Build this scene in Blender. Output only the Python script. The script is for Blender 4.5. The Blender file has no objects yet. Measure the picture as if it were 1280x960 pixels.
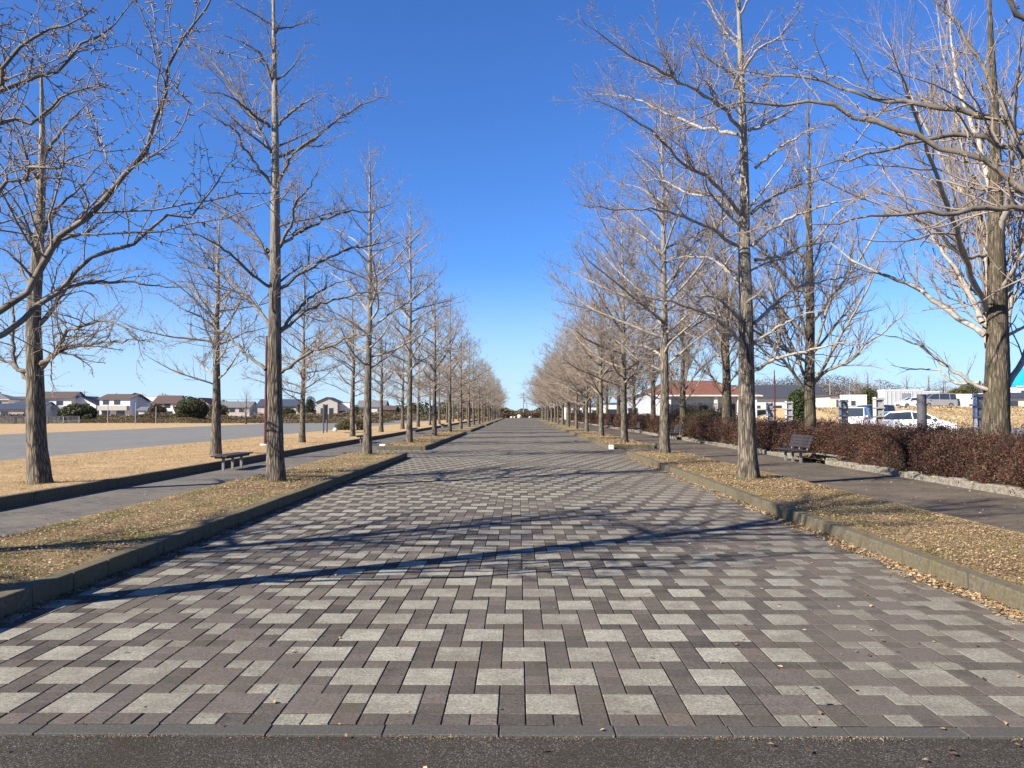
import bpy, math, random
import numpy as np
from mathutils import Vector, Matrix
random.seed(7); RNG = np.random.default_rng(7)
S = bpy.context.scene; COL = S.collection
R = math.radians
CAM_P, CAM_YAW, CAM_H, FPX = R(2.15), R(0.48), 1.65, 960.0

# ------------------------------------------------------------------ measuring helper (photo point -> place at distance D)
def P(u, v, D):
    x = (u - 640) / FPX; y = -(v - 480) / FPX
    dx = x; dy = math.cos(CAM_P) - y * math.sin(CAM_P); dz = math.sin(CAM_P) + y * math.cos(CAM_P)
    X = dx * math.cos(CAM_YAW) - dy * math.sin(CAM_YAW); Y = dx * math.sin(CAM_YAW) + dy * math.cos(CAM_YAW)
    t = D / Y
    return (X * t, D, CAM_H + dz * t)

# ------------------------------------------------------------------ materials
MATS = {}
def nt(name):
    m = bpy.data.materials.new(name); m.use_nodes = True
    n = m.node_tree; n.nodes.clear()
    out = n.nodes.new('ShaderNodeOutputMaterial'); b = n.nodes.new('ShaderNodeBsdfPrincipled')
    n.links.new(b.outputs[0], out.inputs[0])
    MATS[name] = m
    return m, n, b
def N(n, typ, **kw):
    nd = n.nodes.new(typ)
    for k, v in kw.items():
        if k in nd.inputs: nd.inputs[k].default_value = v
        else: setattr(nd, k, v)
    return nd
def coords(n, scale=(1, 1, 1), kind='Object'):
    tc = N(n, 'ShaderNodeTexCoord'); mp = N(n, 'ShaderNodeMapping'); mp.inputs['Scale'].default_value = scale
    n.links.new(tc.outputs[kind], mp.inputs[0]); return mp.outputs[0]
def noise(n, vec, scale, detail=4, rough=.6):
    t = N(n, 'ShaderNodeTexNoise', Scale=scale, Detail=detail, Roughness=rough)
    n.links.new(vec, t.inputs['Vector']); return t.outputs['Fac']
def ramp(n, fac, stops):
    r = N(n, 'ShaderNodeValToRGB'); cr = r.color_ramp
    while len(cr.elements) < len(stops): cr.elements.new(.5)
    for e, (p, c) in zip(cr.elements, stops):
        e.position = p; e.color = (c[0], c[1], c[2], 1) if isinstance(c, tuple) else (c, c, c, 1)
    n.links.new(fac, r.inputs[0]); return r.outputs[0]
def mix(n, a, b, fac, mode='MIX'):
    m = N(n, 'ShaderNodeMix', data_type='RGBA', blend_type=mode)
    for s, v in ((m.inputs[6], a), (m.inputs[7], b), (m.inputs[0], fac)):
        if hasattr(v, 'links'): n.links.new(v, s)
        elif isinstance(v, (int, float)): s.default_value = v if s.type == 'VALUE' else (v, v, v, 1)
        else: s.default_value = (*v, 1)
    return m.outputs[2]
def bump(n, b, h, strength=.5, dist=.01):
    bp = N(n, 'ShaderNodeBump', Strength=strength, Distance=dist)
    n.links.new(h, bp.inputs['Height']); n.links.new(bp.outputs[0], b.inputs['Normal'])
def setc(n, b, c, rough=.8, spec=.3):
    if hasattr(c, 'links'): n.links.new(c, b.inputs['Base Color'])
    else: b.inputs['Base Color'].default_value = (*c, 1)
    b.inputs['Roughness'].default_value = rough; b.inputs['Specular IOR Level'].default_value = spec

def simple(name, col, rough=.7, var=.25, sc=6, spec=.3, metal=0, bmp=.2):
    m, n, b = nt(name); v = coords(n)
    f = noise(n, v, sc, 5); col = tuple(x * .86 for x in col)
    c0 = tuple(x * (1 - var) for x in col); c1 = tuple(min(1, x * (1 + var)) for x in col)
    setc(n, b, ramp(n, f, [(.3, c0), (.7, c1)]), rough, spec); b.inputs['Metallic'].default_value = metal
    if bmp: bump(n, b, noise(n, v, sc * 8, 3), bmp, .004)
    return m
def attr_mat(name, rough=.8, speck=(120, .75, 1.2), spec=.25, stain=None, transl=0, bmp=.3):
    m, n, b = nt(name); a = N(n, 'ShaderNodeAttribute', attribute_name='Col'); v = coords(n)
    c = a.outputs['Color']
    if speck:
        f = noise(n, v, speck[0], 2, .7)
        c = mix(n, c, ramp(n, f, [(.3, speck[1]), (.7, speck[2])]), 1.0, 'MULTIPLY')
        if bmp: bump(n, b, f, bmp, .003)
    if stain:
        f2 = noise(n, v, stain[0], 6, .65)
        c = mix(n, c, stain[2], ramp(n, f2, [(stain[1], 0.0), (stain[1] + .18, stain[3])]))
    setc(n, b, c, rough, spec)
    if transl:
        out = [x for x in n.nodes if x.type == 'OUTPUT_MATERIAL'][0]
        t = N(n, 'ShaderNodeBsdfTranslucent'); n.links.new(c, t.inputs[0]); ms = N(n, 'ShaderNodeMixShader', Fac=transl)
        n.links.new(b.outputs[0], ms.inputs[1]); n.links.new(t.outputs[0], ms.inputs[2]); n.links.new(ms.outputs[0], out.inputs[0])
    return m

def bark(name, dark, light, sc=14, green=None, dist=.02):
    light = tuple(x * .86 for x in light); dark = tuple(x * .8 for x in dark)
    m, n, b = nt(name)
    v = coords(n, (1, 1, .11)); v2 = coords(n)
    dn = noise(n, v2, 3.0, 3)
    f = noise(n, v, sc, 6, .62)
    w = N(n, 'ShaderNodeTexVoronoi', feature='DISTANCE_TO_EDGE', Scale=sc * .9)
    va = N(n, 'ShaderNodeVectorMath', operation='ADD'); sc_ = N(n, 'ShaderNodeVectorMath', operation='SCALE'); sc_.inputs[3].default_value = .12
    nz = N(n, 'ShaderNodeTexNoise', Scale=9.0, Detail=3.0); n.links.new(v, nz.inputs['Vector'])
    n.links.new(nz.outputs['Color'], sc_.inputs[0]); n.links.new(v, va.inputs[0]); n.links.new(sc_.outputs[0], va.inputs[1])
    n.links.new(va.outputs[0], w.inputs['Vector'])
    fis = ramp(n, w.outputs['Distance'], [(.0, 0.0), (.3, 1.0)])
    h = mix(n, f, fis, .45)
    mid = tuple((a + c) / 2 for a, c in zip(dark, light))
    c = ramp(n, h, [(.22, dark), (.5, mid), (.76, light)])
    if green: c = mix(n, c, green, ramp(n, dn, [(.47, 0.0), (.62, .75)]))
    if not green:                      # young bark high on the stem is smooth and pale grey
        sz = N(n, 'ShaderNodeSeparateXYZ'); n.links.new(v2, sz.inputs[0]); mr = N(n, 'ShaderNodeMapRange'); mr.inputs[1].default_value = 2.5; mr.inputs[2].default_value = 7.5; mr.inputs[4].default_value = .85; n.links.new(sz.outputs[2], mr.inputs[0])
        c = mix(n, c, ramp(n, f, [(.3, (.17, .15, .12)), (.7, (.36, .33, .28))]), mr.outputs[0])
    setc(n, b, c, .9, .15)
    bump(n, b, h, .9, dist)
    return m

bark('trunk_bark', (.026, .021, .017), (.25, .215, .165), 24)
bark('zelkova_bark', (.028, .023, .018), (.20, .165, .12), 22, green=(.058, .055, .030))
simple('branch_bark', (.33, .30, .25), .85, .35, 9, .15, bmp=.5)
simple('limb_bark_shaded', (.165, .145, .118), .85, .45, 7, .15, bmp=.8)  # darker bark for limbs seen from their shade side, shade put into the colour
simple('twig_bark', (.27, .225, .185), .85, .3, 5, .15, bmp=0)
simple('twig_bark_far', (.285, .235, .185), .85, .3, 5, .15, bmp=0)
m, n, b = nt('paver'); a_ = N(n, 'ShaderNodeAttribute', attribute_name='Col'); v = coords(n)
f1 = noise(n, v, 48, 5, .85); f2 = noise(n, v, 190, 2, .8)
c = mix(n, a_.outputs['Color'], ramp(n, f1, [(.36, .52), (.5, 1.0), (.64, 1.45)]), 1.0, 'MULTIPLY')
c = mix(n, c, ramp(n, f2, [(.35, .72), (.65, 1.25)]), 1.0, 'MULTIPLY')
c = mix(n, c, ramp(n, noise(n, v, 9, 5, .7), [(.3, .78), (.7, 1.12)]), 1.0, 'MULTIPLY')
c = mix(n, c, (.105, .085, .065), ramp(n, noise(n, v, 1.3, 7, .7), [(.46, 0.0), (.68, .62)]))
sp = N(n, 'ShaderNodeSeparateXYZ'); n.links.new(v, sp.inputs[0])          # trodden soil towards the right kerb
mr = N(n, 'ShaderNodeMapRange'); mr.inputs[1].default_value = 1.6; mr.inputs[2].default_value = 4.1; mr.inputs[3].default_value = 0; mr.inputs[4].default_value = .66; n.links.new(sp.outputs[0], mr.inputs[0])
mm = N(n, 'ShaderNodeMath', operation='MULTIPLY'); n.links.new(mr.outputs[0], mm.inputs[0]); n.links.new(ramp(n, noise(n, v, 3.5, 6, .7), [(.3, .15), (.6, 1.0)]), mm.inputs[1])
c = mix(n, c, (.13, .11, .09), mm.outputs[0])
c = mix(n, c, (.125, .112, .095), ramp(n, noise(n, v, .55, 8, .75), [(.46, 0.0), (.64, .42)]))    # worn patches
sv = N(n, 'ShaderNodeTexVoronoi', Scale=5.5); n.links.new(v, sv.inputs['Vector'])
c = mix(n, c, (.05, .042, .034), mix(n, ramp(n, sv.outputs['Distance'], [(.05, 1.0), (.16, 0.0)]), ramp(n, noise(n, v, 2, 4, .7), [(.5, 0.0), (.6, .8)]), 1.0, 'MULTIPLY'))
c = mix(n, c, (.085, .062, .04), ramp(n, noise(n, v, 16, 7, .85), [(.56, 0.0), (.66, .6)]))       # small brown spots
setc(n, b, c, .97, .05); bump(n, b, f1, .6, .004)
attr_mat('leaf_litter', .7, (60, .8, 1.2), .25, transl=.25)
attr_mat('hedge_leaf', .55, None, .35, transl=.18)
attr_mat('evergreen_leaf', .55, None, .35, transl=.15)
attr_mat('brush_leaf', .8, None, .1, transl=.1)

m, n, b = nt('joint_sand'); v = coords(n); setc(n, b, ramp(n, noise(n, v, 40), [(.3, .022), (.7, .05)]), .95, .1)
# street asphalt: dark binder with pale stones
m, n, b = nt('asphalt'); v = coords(n)
vo = N(n, 'ShaderNodeTexVoronoi', Scale=170.0); n.links.new(v, vo.inputs['Vector'])
sx = N(n, 'ShaderNodeSeparateColor'); n.links.new(vo.outputs['Color'], sx.inputs[0])
st = ramp(n, sx.outputs[0], [(.0, .022), (.6, .046), (.88, .072), (.99, .15)])
st = mix(n, st, (.032, .029, .025), ramp(n, noise(n, v, 2.2, 5), [(.4, 0.0), (.65, .55)]))
st = mix(n, st, (1.12, 1.03, .9), 1.0, 'MULTIPLY'); setc(n, b, st, .95, .06); inv = ramp(n, vo.outputs['Distance'], [(0, 1.0), (.6, 0.0)]); bump(n, b, inv, .6, .003)
# worn brick paving of the side paths
def pathmat(name, c1, c2, mo, over):
    m, n, b = nt(name); v = coords(n)
    br = N(n, 'ShaderNodeTexBrick', Scale=1.0); br.inputs['Brick Width'].default_value = .2; br.inputs['Row Height'].default_value = .1
    br.inputs['Mortar Size'].default_value = .006; br.inputs['Color1'].default_value = (*c1, 1); br.inputs['Color2'].default_value = (*c2, 1)
    br.inputs['Mortar'].default_value = (*mo, 1); n.links.new(v, br.inputs['Vector'])
    c = mix(n, br.outputs[0], ramp(n, noise(n, v, 45, 4, .85), [(.36, .65), (.64, 1.3)]), 1.0, 'MULTIPLY')
    c = mix(n, c, ramp(n, noise(n, v, 6, 6, .8), [(.36, .8), (.64, 1.15)]), 1.0, 'MULTIPLY')
    c = mix(n, c, over, ramp(n, noise(n, v, .8, 6), [(.42, 0.0), (.62, .5)]))
    setc(n, b, c, .95, .06); bump(n, b, br.outputs['Fac'], -.5, .004)
pathmat('path_paving', (.105, .10, .09), (.15, .142, .128), (.05, .045, .04), (.17, .15, .125))
pathmat('path_paving_brown', (.085, .074, .062), (.12, .103, .085), (.04, .035, .03), (.16, .13, .095))
# kerb concrete, weathered with algae
m, n, b = nt('kerb_concrete'); v = coords(n, (1, 1, .35)); v2 = coords(n)
c = ramp(n, noise(n, v2, 26, 6, .7), [(.25, (.055, .048, .034)), (.55, (.12, .104, .072)), (.8, (.20, .18, .135))])
c = mix(n, c, (.12, .105, .05), ramp(n, noise(n, v, 5, 6), [(.45, 0.0), (.62, .6)]))
c = mix(n, c, (.06, .055, .045), ramp(n, noise(n, v, 11, 6), [(.55, 0.0), (.7, .7)]))
setc(n, b, c, .9, .2); bump(n, b, noise(n, v2, 90, 4), .5, .006)
m, n, b = nt('edge_concrete'); v = coords(n)
c = ramp(n, noise(n, v, 60, 5, .7), [(.3, (.045, .044, .04)), (.7, (.095, .092, .08))]); setc(n, b, c, .9, .2); bump(n, b, noise(n, v, 150, 3), .4, .004)
# dry turf
def turf(name, c_lo, c_hi, c_green, gth, dirt=(.10, .07, .045)):
    m, n, b = nt(name); v = coords(n)
    c_lo = tuple(x * .8 for x in c_lo); c_hi = tuple(x * .86 for x in c_hi)
    c = ramp(n, noise(n, v, 48, 6, .85), [(.36, c_lo), (.64, c_hi)])
    c = mix(n, c, ramp(n, noise(n, v, 13, 6, .8), [(.36, .68), (.62, 1.22)]), 1.0, 'MULTIPLY')
    c = mix(n, c, ramp(n, noise(n, v, 2.6, 6, .75), [(.36, .8), (.62, 1.14)]), 1.0, 'MULTIPLY')
    c = mix(n, c, dirt, ramp(n, noise(n, v, 1.7, 6), [(.5, 0.0), (.7, .7)]))
    c = mix(n, c, c_green, ramp(n, noise(n, v, .9, 6, .7), [(gth, 0.0), (gth + .12, .75)]))
    setc(n, b, c, .95, .05); bump(n, b, noise(n, v, 45, 6, .8), .9, .03)
turf('strip_turf', (.22, .155, .08), (.46, .345, .195), (.12, .13, .035), .49)
turf('dry_lawn', (.36, .24, .12), (.62, .46, .255), (.28, .22, .11), .62, (.30, .20, .11))
turf('planter_soil', (.09, .06, .035), (.22, .15, .08), (.06, .055, .03), .55)
turf('far_ground', (.22, .17, .10), (.34, .27, .16), (.13, .13, .06), .48)
turf('bank_turf', (.38, .28, .15), (.56, .43, .25), (.30, .24, .13), .6, (.25, .17, .09))
m, n, b = nt('plaza_gravel'); v = coords(n)
c = ramp(n, noise(n, v, 14, 8, .85), [(.36, (.105, .108, .104)), (.64, (.20, .203, .193))])
c = mix(n, c, ramp(n, noise(n, v, 1.6, 8, .8), [(.36, .82), (.64, 1.14)]), 1.0, 'MULTIPLY')
c = mix(n, c, (.19, .18, .155), ramp(n, noise(n, v, .25, 5), [(.4, 0.0), (.65, .6)])); setc(n, b, c, .95, .1); bump(n, b, noise(n, v, 60, 4), .6, .01)
m, n, b = nt('lot_asphalt'); v = coords(n); setc(n, b, ramp(n, noise(n, v, 3, 6), [(.3, .12), (.7, .19)]), .9, .2)
simple('bench_wood', (.035, .032, .034), .6, .4, 20, .4)
simple('bench_leg_steel', (.24, .24, .23), .5, .2, 20, .5, .3)
simple('maroon_paint', (.075, .018, .02), .45, .2, 8, .4)
simple('stone_pale', (.55, .49, .38), .85, .25, 7)
simple('stone_edge', (.21, .195, .16), .9, .4, 9, bmp=1.0)
simple('white_block', (.72, .70, .64), .8, .12, 9)
simple('white_wall', (.66, .655, .63), .8, .05, 2)
simple('bluish_wall', (.48, .51, .56), .8, .06, 2)
simple('grey_wall', (.38, .37, .35), .8, .08, 2)
simple('beige_wall', (.66, .60, .50), .8, .06, 2)
simple('cream_wall', (.74, .65, .42), .8, .06, 2)
simple('cool_grey_wall', (.47, .50, .52), .7, .05, 2)
simple('dark_roof', (.055, .06, .075), .7, .2, 3)
simple('brown_roof', (.10, .075, .065), .8, .2, 3)
simple('maroon_roof', (.10, .066, .06), .8, .2, 3)
simple('grey_roof', (.15, .155, .165), .8, .2, 3)
simple('cyan_roof', (.02, .36, .68), .5, .1, 3)
simple('blue_paint', (.06, .16, .42), .5, .1, 3)
simple('cobalt_roof', (.045, .06, .095), .7, .2, 3)
simple('red_frame', (.35, .03, .06), .5, .1, 3)
simple('concrete_post', (.30, .30, .30), .85, .2, 9)
simple('sunlit_edge_white', (.80, .80, .80), .5, .06, 5)
simple('dark_post', (.085, .085, .10), .7, .2, 9)
simple('galvanised', (.38, .39, .40), .45, .15, 9, .5, .5)
simple('pole_grey', (.22, .215, .21), .8, .15, 4)
simple('tyre', (.025, .025, .026), .8, .1, 20)
simple('rubber_trim', (.02, .02, .02), .6, .1, 20)
simple('car_white', (.80, .81, .83), .22, .02, 2, .6, bmp=0)
simple('car_silver', (.42, .41, .39), .28, .04, 2, .6, .4, bmp=0)
simple('car_navy', (.03, .045, .09), .22, .04, 2, .6, bmp=0)
simple('rim', (.45, .45, .46), .35, .05, 5, .5, .8, bmp=0)
simple('lamp_glass', (.7, .7, .68), .15, .05, 5, .6, bmp=0)
simple('tail_red', (.35, .02, .02), .3, .05, 5, .6, bmp=0)
simple('core_dark', (.045, .03, .022), .95, .3, 8)
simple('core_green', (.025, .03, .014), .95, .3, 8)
m, n, b = nt('window_glass'); setc(n, b, (.03, .04, .05), .12, .7)
# roof tiles of the rest house
m, n, b = nt('tile_roof'); v = coords(n)
br = N(n, 'ShaderNodeTexBrick', Scale=1.0); br.inputs['Brick Width'].default_value = .35; br.inputs['Row Height'].default_value = .3
br.inputs['Color1'].default_value = (.14, .058, .042, 1); br.inputs['Color2'].default_value = (.19, .082, .058, 1); br.inputs['Mortar'].default_value = (.12, .05, .035, 1)
br.inputs['Mortar Size'].default_value = .02; n.links.new(v, br.inputs['Vector']); setc(n, b, br.outputs[0], .8, .2)

# ------------------------------------------------------------------ mesh building
def tag(o, label=None, cat=None, group=None, kind=None):
    if label: o['label'] = label
    if cat: o['category'] = cat
    if group: o['group'] = group
    if kind: o['kind'] = kind
    return o
def link(o, parent=None):
    COL.objects.link(o)
    if parent: o.parent = parent
    return o
def empty(name, loc=(0, 0, 0), rz=0, **kw):
    o = bpy.data.objects.new(name, None); o.location = loc; o.rotation_euler = (0, 0, rz); o.empty_display_size = .2
    link(o); return tag(o, **kw)
def raw_mesh(name, V, F, cols=None, smooth=False):
    """V (n,3), F list of arrays each (m,k)"""
    me = bpy.data.meshes.new(name)
    V = np.asarray(V, np.float32); me.vertices.add(len(V)); me.vertices.foreach_set('co', V.ravel())
    if isinstance(F, np.ndarray): F = [F]
    li = np.concatenate([f.ravel() for f in F]).astype(np.int32)
    tot = np.concatenate([np.full(len(f), f.shape[1]) for f in F]).astype(np.int32)
    st = np.concatenate([[0], np.cumsum(tot)[:-1]]).astype(np.int32)
    me.loops.add(len(li)); me.loops.foreach_set('vertex_index', li)
    me.polygons.add(len(tot)); me.polygons.foreach_set('loop_start', st)
    me.polygons.foreach_set('use_smooth', np.full(len(tot), smooth))
    me.update(calc_edges=True)
    if cols is not None:      # per-face colours
        cols = np.asarray(cols) * .84
        ca = me.color_attributes.new('Col', 'FLOAT_COLOR', 'CORNER')
        c = np.repeat(np.concatenate([cols, np.ones((len(cols), 1))], 1), tot, axis=0).astype(np.float32)
        ca.data.foreach_set('color', c.ravel())
    return me
def mobj(name, me, mat, parent=None):
    me.materials.append(MATS[mat]); return link(bpy.data.objects.new(name, me), parent)
class MB:
    def __init__(s): s.v = []; s.f = []
    def poly(s, pts, faces):
        k = len(s.v); s.v += [tuple(p) for p in pts]; s.f += [tuple(i + k for i in f) for f in faces]; return s
    def box(s, x0, x1, y0, y1, z0, z1):
        return s.poly([(x0, y0, z0), (x1, y0, z0), (x1, y1, z0), (x0, y1, z0), (x0, y0, z1), (x1, y0, z1), (x1, y1, z1), (x0, y1, z1)],
                      [(0, 3, 2, 1), (4, 5, 6, 7), (0, 1, 5, 4), (1, 2, 6, 5), (2, 3, 7, 6), (3, 0, 4, 7)])
    def tube(s, p0, p1, r0, r1=None, n=8, cap=True):
        r1 = r0 if r1 is None else r1; p0 = Vector(p0); p1 = Vector(p1); d = (p1 - p0).normalized()
        a = d.orthogonal().normalized(); b = d.cross(a); pts = []
        for p, r in ((p0, r0), (p1, r1)):
            for i in range(n):
                t = 2 * math.pi * i / n; pts.append(p + a * math.cos(t) * r + b * math.sin(t) * r)
        fs = [(i, (i + 1) % n, n + (i + 1) % n, n + i) for i in range(n)]
        if cap: fs += [tuple(range(n))[::-1], tuple(range(n, 2 * n))]
        return s.poly(pts, fs)
    def prism(s, prof, axis, a0, a1):
        """profile of 2-D points extruded along axis 'x' or 'y' (profile = (other, z))"""
        n = len(prof); mk = (lambda p, a: (a, p[0], p[1])) if axis == 'x' else (lambda p, a: (p[0], a, p[1]))
        return s.poly([mk(p, a0) for p in prof] + [mk(p, a1) for p in prof],
                      [(i, (i + 1) % n, n + (i + 1) % n, n + i) for i in range(n)] + [tuple(range(n))[::-1], tuple(range(n, 2 * n))])
    def build(s, name, mat, parent=None, bevel=0, smooth=False, seg=2):
        me = bpy.data.meshes.new(name); me.from_pydata(s.v, [], s.f)
        import bmesh
        bm = bmesh.new(); bm.from_mesh(me); bmesh.ops.recalc_face_normals(bm, faces=bm.faces)
        if bevel: bmesh.ops.bevel(bm, geom=list(bm.edges), offset=bevel, segments=seg, profile=.6, affect='EDGES', clamp_overlap=True)
        bm.to_mesh(me); bm.free()
        if smooth: me.polygons.foreach_set('use_smooth', [True] * len(me.polygons))
        return mobj(name, me, mat, parent)
def copy_tree(o, parent=None):
    c = o.copy(); COL.objects.link(c); c.parent = parent
    for ch in list(o.children): copy_tree(ch, c)
    return c
def structure(o, label=None): 
    o['kind'] = 'structure'
    if label: o['label'] = label
    return o

# ------------------------------------------------------------------ ground, street, lawns
structure(MB().poly([(-1500, -300, -.05), (1500, -300, -.05), (1500, 2600, -.05), (-1500, 2600, -.05)], [(0, 1, 2, 3)]).build('ground', 'far_ground'))
structure(MB().poly([(-60, -30, -.012), (60, -30, -.012), (60, 4.0, -.012), (-60, 4.0, -.012)], [(0, 1, 2, 3)]).build('road', 'asphalt'))
mb = MB()
x = -13.3
while x < 13:
    w = .60; mb.box(x + .003, x + w - .003, 4.0 + random.uniform(-.002, .002), 4.122, -.1, .001 + random.uniform(-.002, .002)); x += w
structure(mb.build('edging', 'edge_concrete', bevel=.004, seg=1))

XK = 4.12                       # kerb face
SEG_L = [(4.15, 28.5)] + [(34.0 + 32.4 * k, 60.9 + 32.4 * k) for k in range(6)]
SEG_R = [(4.15, 29.6)] + [(35.2 + 32.4 * k, 62.0 + 32.4 * k) for k in range(4)]
YEND = 238.0
def in_gap(Y, segs):
    return not any(a <= Y <= b for a, b in segs) and Y < segs[-1][1]
# base under the paving joints
structure(MB().poly([(-6.3, 4.0, -.012), (6.3, 4.0, -.012), (6.3, YEND, -.012), (-6.3, YEND, -.012)], [(0, 1, 2, 3)]).build('paving_bed', 'joint_sand'))
# the avenue: every stone laid to the pattern (big square + five small stones, shifted one unit per course)
V = []; F = []; C = []
def tri(Y): 
    t = ((Y - 1.5) / 11.7) % 1.0; return 3.5 * (1 - abs(2 * t - 1))
def tile(x0, x1, y0, y1, col, near, xl, xr):
    x0 = max(x0, xl); x1 = min(x1, xr)
    if x1 - x0 < .03: return
    g = .0026; dz = random.uniform(-.0012, .0012) if near else 0; t1 = random.uniform(-.0012, .0012) if near else 0
    k = len(V)
    if near:
        e = .005
        for (a, b, z) in ((x0 + g + e, y0 + g + e, dz), (x1 - g - e, y0 + g + e, dz + t1), (x1 - g - e, y1 - g - e, dz + t1), (x0 + g + e, y1 - g - e, dz)): V.append((a, b, z))
        for (a, b, z) in ((x0 + g, y0 + g, dz - .004), (x1 - g, y0 + g, dz - .004), (x1 - g, y1 - g, dz - .004), (x0 + g, y1 - g, dz - .004)): V.append((a, b, z))
        F.append((k, k + 1, k + 2, k + 3)); C.append(col)
        for i in range(4):
            j = (i + 1) % 4; F.append((k + 4 + i, k + 4 + j, k + j, k + i)); C.append(tuple(c * .8 for c in col))
    else:
        V.extend([(x0 + g, y0 + g, 0), (x1 - g, y0 + g, 0), (x1 - g, y1 - g, 0), (x0 + g, y1 - g, 0)]); F.append((k, k + 1, k + 2, k + 3)); C.append(col)
def jit(c, a=.12):
    s = 1 + random.uniform(-a, a); return tuple(x * s for x in c)
WHITE = (.32, .308, .252); MAUVE = (.145, .126, .112); DARKS = [(.088, .082, .072), (.108, .098, .086), (.122, .109, .096), (.148, .125, .110), (.10, .091, .080)]
r = 0; y = 4.13
while y < YEND - .5:
    near = y < 24; xl = -XK - .02; xr = XK + .02
    if in_gap(y, SEG_L): xl = -6.28
    if in_gap(y, SEG_R): xr = 6.28
    if y > SEG_R[-1][1]: xr = 6.28
    off = (.04 + .15 * r) % .45
    m0 = int(math.floor((xl - off) / .45)) - 1; m1 = int(math.ceil((xr - off) / .45)) + 1
    for m_ in range(m0, m1):
        x0 = off + m_ * .45
        xc = x0 + .2; inv_ = abs(abs(xc - .3) - tri(y)) < .47
        for i in range(3):
            col = random.choice(DARKS)
            if inv_ and i < 2 and random.random() < .95: col = (.28, .27, .22)
            tile(x0 + .15 * i, x0 + .15 * (i + 1), y, y + .15, jit(col), near, xl, xr)
        tile(x0, x0 + .30, y + .15, y + .45, jit(MAUVE if inv_ else WHITE, .09), near, xl, xr)
        c1 = random.choice(DARKS)
        if inv_: c1 = (.27, .26, .215)
        tile(x0 + .30, x0 + .45, y + .30, y + .45, jit(c1), near, xl, xr)
        tile(x0 + .30, x0 + .45, y + .15, y + .30, jit(random.choice(DARKS)), near, xl, xr)
    r += 1; y += .45
structure(mobj('pavement', raw_mesh('pavement', V, np.array(F), np.array(C)), 'paver'))

def sheet(name, x0, x1, y0, y1, z, mat, res=None, amp=0, seed=1, skirt=0, lx=None):
    """gently uneven ground sheet"""
    if not res: nx = ny = 1
    else: nx = max(1, int((x1 - x0) / res)); ny = max(1, int((y1 - y0) / res))
    X, Y = np.meshgrid(np.linspace(x0, x1, nx + 1), np.linspace(y0, y1, ny + 1))
    rg = np.random.default_rng(seed); Z = np.zeros_like(X)
    for k in range(9):
        a, b, p = rg.uniform(-5, 5), rg.uniform(-5, 5), rg.uniform(0, 6.3); Z += np.sin(a * X + b * Y + p)
    Z = z + amp * Z / 5 * np.clip(np.minimum(X - x0, x1 - X) * 5, 0, 1)
    V = np.stack([X.ravel(), Y.ravel(), Z.ravel()], 1); i = np.arange(nx); j = np.arange(ny)
    I, J = np.meshgrid(i, j); a = (J * (nx + 1) + I).ravel()
    F = np.stack([a, a + 1, a + nx + 2, a + nx + 1], 1)
    return mobj(name, raw_mesh(name, V, F, smooth=True), mat)
ZS = .18
LX0, LX1 = -6.25, -XK
for side, segs in ((-1, SEG_L), (1, SEG_R)):
    for k, (a, b) in enumerate(segs):
        x0, x1 = sorted((side * (XK + .14), side * 6.2))
        mb = MB().box(x0 - .05, x1 + .05, a + .05, b - .05, -.04, ZS - .06); structure(mb.build('planting_strip', 'planter_soil'))
        structure(sheet('turf', x0 - .03, x1 + .03, a + .1, b - .1, ZS - .012, 'strip_turf', .12 if k == 0 else .6, .012, k + 3))
        # kerb stones round the strip
        mb = MB(); y = a; j = 0
        while y < b - .3:
            L = min(.60 if side < 0 else .60, b - y); o = random.uniform(-.006, .006) * (1.6 if side > 0 else 1); z = ZS + random.uniform(-.006, .004)
            if y < 36 or True:
                xa, xb = sorted((side * (XK + o), side * (XK + .15 + o)))
                mb.box(xa, xb, y + .004, y + L - .004, -.1, z)
            y += L
        x = XK + .16
        while x < 6.05:                                 # the two short ends
            xa, xb = sorted((side * (x + .004), side * (min(x + .55, 6.22) - .004)))
            mb.box(xa, xb, a, a + .14, -.1, ZS); mb.box(xa, xb, b - .14, b, -.1, ZS); x += .55
        structure(mb.build('kerb', 'kerb_concrete', bevel=.014, seg=2))
        mb = MB(); y = a + .16
        while y < b - .2:
            L = min(1.2, b - y - .16); xa, xb = sorted((side * 6.10, side * 6.22)); mb.box(xa, xb, y + .003, y + L - .003, -.1, ZS - .03); y += 1.2
        structure(mb.build('kerb', 'kerb_concrete', bevel=.012, seg=1))
# side paths
structure(MB().poly([(-8.92, 4.0, -.006), (-6.2, 4.0, -.006), (-6.2, YEND, -.006), (-8.92, YEND, -.006)], [(0, 1, 2, 3)]).build('path', 'path_paving'))
structure(MB().poly([(6.2, 4.0, -.006), (9.85, 4.0, -.006), (10.2, YEND, -.006), (6.2, YEND, -.006)], [(0, 1, 2, 3)]).build('path', 'path_paving_brown'))
# kerb and lawn beyond the left path
mb = MB(); y = 4.1
while y < YEND - 10:
    L = 1.0 if y < 60 else 4.0
    mb.box(-9.06, -8.9 + random.uniform(-.004, .004), y + .004, y + L - .004, -.1, .20 + random.uniform(-.004, .004)); y += L
structure(mb.build('kerb', 'kerb_concrete', bevel=.012, seg=1))
structure(sheet('lawn', -15.9, -9.0, 4.1, 60, .185, 'dry_lawn', .3, .02, 21))
structure(sheet('lawn', -15.9, -9.0, 60, YEND, .185, 'dry_lawn', 2, .01, 22))
structure(MB().box(-300, -9.05, 4.12, 330, -.04, .12).build('terrain', 'dry_lawn'))
structure(MB().poly([(-16.2, 4.0, .13), (-15.6, 170, .13), (-34.0, 170, .13), (-37.5, 4.0, .13)], [(0, 1, 2, 3)]).build('plaza', 'plaza_gravel'))
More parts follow.
